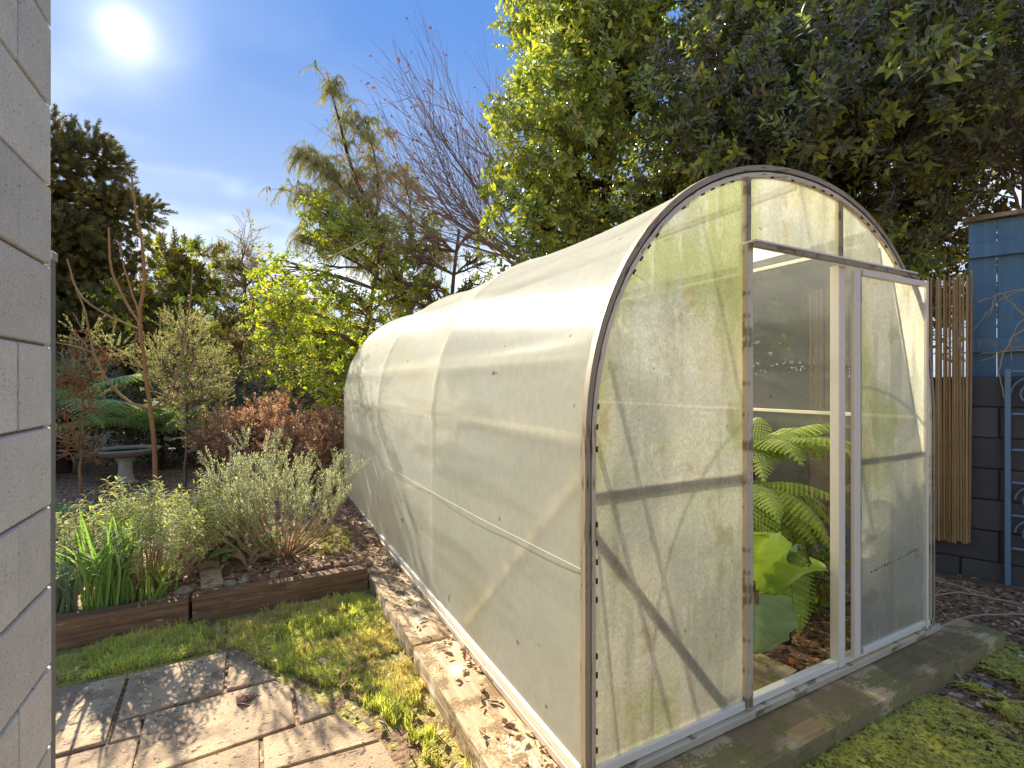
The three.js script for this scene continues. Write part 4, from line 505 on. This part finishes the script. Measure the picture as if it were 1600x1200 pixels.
{ const r = rng(891); for (const [b, n, lab] of [[[-0.95, 0.12, -4.15], 14, 'low bright leafy plant beside the end of the block wall'], [[-0.02, 0.11, -3.92], 7, 'small broad leaved seedling at the foot of the rosemary bush'], [[-1.3, 0.12, -5.2], 16, 'broad leaved plant in the shade behind the sage bush']]) { const lv = []; for (let i = 0; i < n; i++) { const a = r() * 6.28, k = 0.05 + 0.14 * r(); lv.push([bedLeaf[i % 2], [b[0] + Math.cos(a) * k, b[1] + 0.05 + 0.2 * r(), b[2] + Math.sin(a) * k], 0.3 + 0.8 * r(), Math.PI / 2 - a, 0.45 + 0.6 * r(), M.dryTwig]); } broadPlant('leafy_plant', lab, b, lv); } }

// ---------- inside the greenhouse ----------
broadPlant('rhubarb_plant', 'rhubarb with huge lime green leaves on red stalks just inside the door', [2.25, 0.08, -1.66], [[limeLeaf[0], [2.12, 0.42, -1.56], 0.1, -0.7, 1.2], [limeLeaf[1], [2.27, 0.37, -1.52], 0.3, -0.2, 0.95], [limeLeaf[0], [2.0, 0.38, -1.62], 0.3, -1.5, 1], [greyLeaf[0], [2.06, 0.44, -1.5], 2.45, -0.8, 1.25], [greyLeaf[1], [2.42, 0.52, -1.64], 0.55, -0.9, 0.85], [greyLeaf[0], [2.52, 0.36, -1.7], 1.0, -0.6, 0.8], [limeLeaf[1], [2.02, 0.5, -1.95], 0.2, -2, 0.9], [greyLeaf[1], [2.0, 0.66, -1.8], 0.4, -1.0, 0.8]]);
fern('fern', 'bright green fern with a flat skirt of fronds in the middle of the doorway', [2.56, 0.8, -1.92], fronds, 44, 901, { s: [0.6, 0.85], tilt: [0.35, 1.15] }); part('stem', tube([V(0, -0.73, 0), V(0.01, -0.3, 0), V(0, 0.02, 0)], [0.05, 0.045, 0.04], 7), M.barkDark, scene.children[scene.children.length - 1]);
fern('fern', 'taller feathery fern arching against the far film wall', [2.8, 0.9, -2.1], fronds, 22, 902, { s: [0.8, 1.1], tilt: [-0.35, 0.3] }); part('stem', tube([V(0, -0.8, 0), V(0.02, -0.4, 0), V(0, 0.02, 0)], [0.05, 0.045, 0.04], 7), M.barkDark, scene.children[scene.children.length - 1]);
fern('fern', 'fern with hanging fronds beside the door jamb', [2.42, 0.58, -1.6], fronds, 7, 903, { s: [0.5, 0.66], tilt: [0.9, 1.75], turn: [-1.7, -0.35] }); part('stem', tube([V(0, -0.51, 0), V(0.01, -0.2, 0), V(0, 0.02, 0)], [0.03, 0.028, 0.025], 7), M.barkDark, scene.children[scene.children.length - 1]);
{ const r = rng(911); [[1.6, -2.3, 0.5, 'soft green plant dimly seen low behind the left gable film'], [1.55, -3.3, 0.55, 'green plant behind the film of the second bay'], [2.6, -3.2, 0.8, 'leafy green plant deep inside the greenhouse on the right'], [2.8, -1.85, 0.45, 'green plant close behind the sliding door film']].forEach(([x, z, h, lab], i) => plant('indoor_plant', lab, 'plant', [x, 0.07, z], { trunk: [[x, 0.05, z], [x, h * 0.5, z], [x, h * 0.8, z]], trunkR: 0.012, seed: 912 + i, mat: L.soft, sprigs: spr.citrus, clumps: lumps([x, h * 0.6, z], [0.2, h * 0.45, 0.22], 7, [0.14, 0.2], 500, 920 + i), fill: { bias: 0.1, scale: [0.5, 0.9], tint: tintJ(0.8, 1.2) }, sub: 3, twigR: 0.003 })); }
{ const m = part('stepping_board', roughBox(0.36, 0.035, 0.2, 21, 0.004), M.doorstep); m.position.set(1.99, 0.095, -1.46); m.rotation.y = 0.1; tag(m, 'short flat board lying on the soil just inside the doorway', 'board'); }
{ const t = thing('mushroom', 'small orange capped mushroom beside the board inside the doorway', 'mushroom', [2.22, 0.075, -1.43]); part('stalk', tube([V(0, 0, 0), V(0.003, 0.02, 0), V(0, 0.035, 0)], 0.004, 7), std({ color: 0xe8dcc8 }), t); part('cap', new THREE.LatheGeometry([[0, 0.03], [0.018, 0.03], [0.021, 0.036], [0.016, 0.048], [0.006, 0.056], [0, 0.057]].map(([x, y]) => new THREE.Vector2(x, y)), 18), std({ color: 0xc06a34, roughness: 0.6 }), t); }

// ---------- stones ----------
{ const r = rng(931), ord = ['first', 'second', 'third', 'fourth', 'fifth', 'sixth', 'seventh', 'eighth', 'ninth', 'tenth'];
  const stoneGeo = [0, 1, 2, 3].map((s) => { const g = new THREE.IcosahedronGeometry(1, 3), p = g.attributes.position; for (let i = 0; i < p.count; i++) { const v = V(p.getX(i), p.getY(i), p.getZ(i)), k = 1 + 0.3 * (fbm(v.x * 1.3 + 20 + s * 5, v.y * 1.3 + v.z * 1.1 + 20, 0, 3, 940 + s) - 0.5); p.setXYZ(i, v.x * k, v.y * k, v.z * k); } g.computeVertexNormals(); return metreUv(g, 0.12); });
  const mats = [0xf0e4d2, 0xdccab2, 0xc89878, 0xe8e4dc].map((c) => std({ map: paverTex, color: c, roughness: 0.8 }));
  for (let i = 0; i < 10; i++) { const x = 0.63 - i * 0.083 + (r() - 0.5) * 0.02, big = [5, 7].includes(i) ? 1.35 : 1; const m = part('cobble', stoneGeo[i % 4], mats[i === 7 ? 2 : Math.floor(r() * 4)]); m.scale.set(0.042 * big * (0.9 + 0.3 * r()), 0.022 * big, 0.032 * big); m.position.set(x, 0.152 + 0.006 * r(), -3.555 - 0.02 * r()); m.rotation.y = r() * 3; tag(m, `rounded pale cobble behind the sleeper, ${ord[i]} from the greenhouse`, 'stone', 'cobbles along the sleeper'); }
  const w = part('garden_stone', stoneGeo[1], mats[3]); w.scale.set(0.05, 0.032, 0.04); w.position.set(-0.36, 0.155, -3.55); tag(w, 'single whitish stone left of the short weathered timber', 'stone');
}
// ---------- grass and moss ----------
function tuft(seed, { n = 14, h = 0.045, w = 0.004, rad = 0.02, cols }) { const r = rng(seed), g = new Geo(); for (let i = 0; i < n; i++) { const a = r() * 6.283, k = Math.sqrt(r()) * rad, b = V(Math.cos(a) * k, 0, Math.sin(a) * k), hh = h * (0.5 + 0.7 * r()), la = r() * 6.283, le = hh * (0.3 + 0.7 * r()), s = V(-Math.sin(la), 0, Math.cos(la)).multiplyScalar(w * 0.5), m = b.clone().add(V(Math.cos(la) * le * 0.35, hh * 0.65, Math.sin(la) * le * 0.35)), t = b.clone().add(V(Math.cos(la) * le, hh, Math.sin(la) * le)), c = cols[Math.floor(r() * cols.length)]; g.quad(b.clone().add(s), b.clone().sub(s), m.clone().sub(s), m.clone().add(s), c); g.tri(m.clone().add(s), m.clone().sub(s), t, c); } return g.build(); }
const gcols = [G(0.62, 0.66, 0.05), G(0.68, 0.68, 0.06), G(0.52, 0.6, 0.05), G(0.68, 0.6, 0.16)], tufts = [1, 2, 3].map((s) => tuft(950 + s, { cols: gcols, h: 0.037 })), clovers = [1, 2].map((s) => { const r = rng(960 + s), g = new Geo(); for (let i = 0; i < 9; i++) { const a = r() * 6.28, k = 0.03 * Math.sqrt(r()), b = V(Math.cos(a) * k, 0.012 + 0.02 * r(), Math.sin(a) * k); for (let m = 0; m < 3; m++) { const q = m * 2.094 + r(); leaf(g, b, V(Math.cos(q), 0.15, Math.sin(q)).normalize(), V(0, 1, 0), 0.014, 0.014, { col: gcols[Math.floor(r() * 3)] }); } } return g.build(); });
const edgeX = (z) => { const E = [[-3.02, -0.15], [-2.62, 0.12], [-2.5, 0.24], [-2.24, 0.36], [-1.97, 0.5], [-1.6, 0.56], [0.9, 0.58]]; if (z < E[0][0]) return -9; for (let i = 0; i < E.length - 1; i++) if (z < E[i + 1][0]) return lerp(E[i][1], E[i + 1][1], (z - E[i][0]) / (E[i + 1][0] - E[i][0])); return 0.58; };
{
  const r = rng(971), list = [];
  for (let i = 0; i < 60000 && list.length < 15000; i++) { const x = lerp(-1.5, 0.715, r()), z = -3.41 + 3.2 * r() ** 1.25; if (x < edgeX(z) + 0.015 + 0.075 * vnoise(x * 14 + 20, z * 14 + 20, 0, 55)) continue; if (z < -3.02 && x < 0 && z > -3.04) continue; const f = fbm(x * 6 + 40, z * 6 + 40, 0, 4, 972), sparse = sstep(0.55, 0.72, x) + sstep(-3.28, -3.4, z) + sstep(0.44, 0.6, f) * 1.0; if (r() < sparse * 0.9) continue; const dry = sstep(0.45, 0.68, fbm(x * 3 + 80, z * 3 + 80, 0, 4, 975) + 0.18 * sstep(0.5, 0.72, x)), k = (0.75 + 0.35 * r()) * lerp(0.75, 1.4, fbm(x * 9 + 15, z * 9 + 15, 0, 3, 977)); list.push({ p: V(x, lawnH(x, z) - 0.014, z), q: new THREE.Quaternion().setFromEuler(new THREE.Euler((r() - 0.5) * 0.4, r() * 6.28, (r() - 0.5) * 0.4)), s: V(1, 0.3 + 0.6 * r() + 0.5 * sstep(0.45, 0.65, fbm(x * 5 + 25, z * 5 + 25, 0, 3, 978)), 1).multiplyScalar(0.8 + 0.4 * r()), c: [k * lerp(1, 1.14, dry), k * lerp(1, 0.95, dry), k * lerp(1, 1.7, dry)] }); }
  const lg = thing('lawn_grass', 'short bright mossy lawn grass between the paving and the greenhouse', 'grass'); lg.userData.kind = 'stuff'; tufts.forEach((g, i) => instanced('grass_blades', g, L.grass, list.filter((_, k) => k % 3 === i), lg));
  const l2 = []; for (let i = 0; i < 40000 && l2.length < 6500; i++) { const x = lerp(1.2, 4.3, r()), z = lerp(-1.09, 0.5, r() ** 1.4); const f = fbm(x * 4 + 10, z * 4 + 10, 0, 4, 981) - 0.16 * sstep(2.6, 3.6, x); if (f < 0.43 + 0.12 * r()) continue; const k = 0.7 + 0.5 * r(); l2.push({ p: V(x, rightH(x, z) - 0.002, z), q: new THREE.Quaternion().setFromEuler(new THREE.Euler((r() - 0.5) * 0.3, r() * 6.28, (r() - 0.5) * 0.3)), s: 0.6 + 0.5 * r(), c: [k * 1.1, k * 0.95, k] }); }
  const yg = thing('yard_grass', 'patchy grass and clover in front of the timber doorstep', 'grass'); yg.userData.kind = 'stuff'; [tufts[0], clovers[0], clovers[1]].forEach((g, i) => instanced(i ? 'clover' : 'grass_blades', g, L.grass, l2.filter((_, k) => k % 3 === i), yg));
  // sprigs of weed on the bed
  const l3 = []; for (let i = 0; i < 260; i++) { const a = r() * 6.28, k = Math.sqrt(r()); const x = 0.52 + Math.cos(a) * k * 0.22, z = -4.25 + Math.sin(a) * k * 0.4; l3.push({ p: V(x, bedH(x, z), z), q: toward(V((r() - 0.5) * 0.8, 1, (r() - 0.5) * 0.8).normalize(), r() * 6), s: 0.4 + 0.5 * r(), c: [0.8, 0.8, 1.5] }); } tag(instanced('bed_weeds', tufts[1], L.grass, l3, scene), 'mat of short weeds on the soil beside the greenhouse film', 'weeds', null, 'stuff');
}
// ---------- litter ----------
{
  const r = rng(991), mk = (c, s) => { const g = new Geo(); leaf(g, V(0, 0.002, 0), V(1, 0.1, 0).normalize(), V(0, 1, 0), 0.05, 0.026, { fold: 0.4 + 0.3 * s, droop: -0.3 + 0.6 * s, col: c }); return g.build(); };
  const kinds = [mk(G(0.42, 0.24, 0.11), 0.2), mk(G(0.3, 0.16, 0.08), 0.9), mk(G(0.55, 0.42, 0.26), 0.6)], chip = new Geo(); stick(chip, V(-0.015, 0.004, 0), V(0.015, 0.004, 0), 0.004, [0.24, 0.16, 0.1]); const chipG = chip.build();
  const list = []; const add = (x, y, z) => list.push({ p: V(x, y, z), q: new THREE.Quaternion().setFromEuler(new THREE.Euler((r() - 0.5) * 0.9, r() * 6.28, (r() - 0.5) * 0.9)), s: 0.4 + 0.7 * r(), c: tintJ(0.6, 1.4)(null, r) });
  for (let i = 0; i < 5200; i++) { const x = lerp(-1.6, 0.9, r()), z = -3.54 - 4 * r() ** 1.6; add(x, bedH(x, z) + 0.006, z); }
  for (let i = 0; i < 1500; i++) { const x = lerp(3.25, 4.5, r()), z = lerp(-2.6, 0.2, r()); if (r() < sstep(-1.2, -0.6, z) * 0.8) continue; add(x, rightH(x, z) + 0.008, z); }
  for (let i = 0; i < 620; i++) { const x = lerp(1.2, 4.2, r()), z = lerp(-1.08, 0.4, r()); add(x, rightH(x, z) + 0.015, z); }
  for (let i = 0; i < 160; i++) { const z = lerp(-4.05, -1.2, r()); add(0.73 + 0.19 * Math.sqrt(r()), 0.101, z); }
  for (let i = 0; i < 110; i++) { const z = lerp(-3.35, -1.4, r()), x = edgeX(z) > -1 ? edgeX(z) - 0.04 + 0.3 * r() : lerp(-1, 0.7, r()); if (x < 0.7) add(x, lawnH(x, z) + 0.014, z); }
  for (let i = 0; i < 300; i++) { const x = lerp(1.0, 3.15, r()), z = lerp(-4, -1.36, r()); add(x, 0.09, z); }
  const ll = thing('leaf_litter', 'scattered brown fallen leaves and bark chips on the soil', 'leaf litter'); ll.userData.kind = 'stuff'; [...kinds, chipG].forEach((g, i) => instanced(i < 3 ? 'dead_leaves' : 'bark_chips', g, L.dead, list.filter((_, k) => k % 4 === i), ll));
  const fallen = (c, lab, p, ry, s) => { const g = new Geo(); for (const q of [-0.5, 0, 0.5]) leaf(g, V(0, 0.004, 0), V(Math.cos(q * 1.3), 0.18, Math.sin(q * 1.3)).normalize(), V(0, 1, 0), 0.1 * (1 - 0.25 * Math.abs(q)), 0.045, { fold: 0.5, droop: 0.5, col: c }); const m = part('fallen_leaf', g.build(), L.dead); m.position.set(...p); m.rotation.y = ry; m.scale.setScalar(s); tag(m, lab, 'leaf'); };
  fallen(G(0.3, 0.15, 0.08), 'large curled brown leaf lying on the paving', [-0.06, 0.012, -2.46], 0.3, 1.0); fallen(G(0.32, 0.17, 0.09), 'smaller folded brown leaf touching the large one on the paving', [-0.01, 0.012, -2.47], 1.4, 0.6); fallen(G(0.6, 0.42, 0.1), 'yellow fallen leaf on the grass before the doorstep', [2.62, 0.02, -0.93], 0.9, 0.8); fallen(G(0.34, 0.2, 0.1), 'brown fallen leaf on the grass at the right edge', [3.05, 0.02, -0.82], 2.4, 0.7); fallen(G(0.5, 0.42, 0.3), 'pale dry leaf on the soil near the doorstep end', [2.95, 0.02, -1.0], 0.2, 0.7); fallen(G(0.42, 0.36, 0.2), 'pale dry leaf at the edge of the lawn by the paving', [0.2, 0.02, -2.66], 2.2, 0.6);
}
// dry vines over the blue fence and gate, sticks on the ground
{ const r = rng(1001); const vine = (pts, rad, lab) => { const c = curve(pts.map((p) => V(...p)), 18, 0.02, r), b = c[0].clone(); const m = part('dry_vine', tube(c.map((p) => p.clone().sub(b)), c.map((_, i) => lerp(rad, rad * 0.4, i / 18)), 5), M.dryTwig); m.position.copy(b); tag(m, lab, 'vine', 'dry vines on the fence'); };
  vine([[4.62, 1.6, -1.2], [4.5, 1.9, -1.36], [4.43, 2.0, -1.42], [4.38, 1.86, -1.46]], 0.005, 'dry vine curving down the left side of the blue fence');
  vine([[4.72, 2.02, -0.98], [4.55, 2.06, -1.2], [4.46, 1.98, -1.4], [4.42, 1.78, -1.55]], 0.004, 'topmost dry vine arching across the blue fence'); vine([[4.66, 1.72, -1.05], [4.52, 1.82, -1.25], [4.44, 1.66, -1.38], [4.42, 1.46, -1.42], [4.44, 1.3, -1.4]], 0.006, 'thick dry vine hanging over the corner of the iron gate'); vine([[4.68, 1.9, -0.98], [4.54, 1.72, -1.2], [4.46, 1.62, -1.4], [4.43, 1.56, -1.52]], 0.004, 'thin dry vine crossing low over the blue fence');
  vine([[4.8, 2.1, -0.95], [4.6, 2.0, -1.15], [4.45, 2.02, -1.35], [4.36, 1.96, -1.5]], 0.005, 'dry vine sweeping left over the blue fence below the topmost one'); vine([[4.75, 1.85, -0.9], [4.56, 1.9, -1.16], [4.46, 1.84, -1.3], [4.42, 1.7, -1.36], [4.43, 1.55, -1.36]], 0.0045, 'dry vine hooking down in front of the fence rail'); vine([[4.7, 1.5, -1.0], [4.55, 1.58, -1.18], [4.45, 1.62, -1.34], [4.36, 1.6, -1.5]], 0.006, 'lowest greenish dry vine running level just above the gate'); vine([[4.53, 1.75, -1.2], [4.5, 1.5, -1.2], [4.49, 1.25, -1.22], [4.5, 1.05, -1.24]], 0.004, 'dry vine dangling straight down beside the gate stile');
  const sticks = [[[3.5, 0.05, -1.55], [3.9, 0.1, -1.45], [4.2, 0.04, -1.25]], [[3.7, 0.06, -1.95], [4.0, 0.09, -1.7], [4.15, 0.06, -1.4]], [[3.35, 0.05, -1.35], [3.7, 0.06, -1.3], [4.1, 0.05, -1.12]]], sl = ['pale curved dry stick lying on the leaf litter by the wall', 'dry stick closest to the foot of the charcoal wall', 'thin dry stick on the litter near the doorstep end']; sticks.forEach((p, i) => { const c = curve(p.map((q) => V(...q)), 10, 0.01, r), b = c[0].clone(); const m = part('dry_stick', tube(c.map((q) => q.clone().sub(b)), 0.005, 5), M.dryTwig); m.position.copy(b); tag(m, sl[i], 'stick', 'sticks on the litter'); }); }
// house glimpsed far behind the shrubs
{ const t = thing('far_house', 'distant dark house with a white framed window glimpsed between the shrubs', 'house', [1.8, 0, -36]); part('wall', boxAt(-3.5, 3.5, 0, 5.6, -2, 2, 0.01), std({ color: 0x5a6478 }), t); const g = new THREE.CylinderGeometry(0.01, 2.9, 1.5, 4, 1); g.rotateY(Math.PI / 4); g.scale(1.8, 1, 1); g.translate(0, 6.35, 0); part('roof', g, std({ color: 0x4a4442 }), t); for (const x of [-1.6, -0.2, 1.4]) { const w = part('window', boxAt(x - 0.5, x + 0.5, 4.0, 5.1, 2.0, 2.05), M.white, t); part('pane', boxAt(x - 0.42, x - 0.03, 4.08, 5.02, 2.045, 2.056, 0.001), std({ color: 0x28303a, roughness: 0.1 }), w); part('pane', boxAt(x + 0.03, x + 0.42, 4.08, 5.02, 2.045, 2.056, 0.001), std({ color: 0x28303a, roughness: 0.1 }), w); } }
renderer.render(scene, camera);
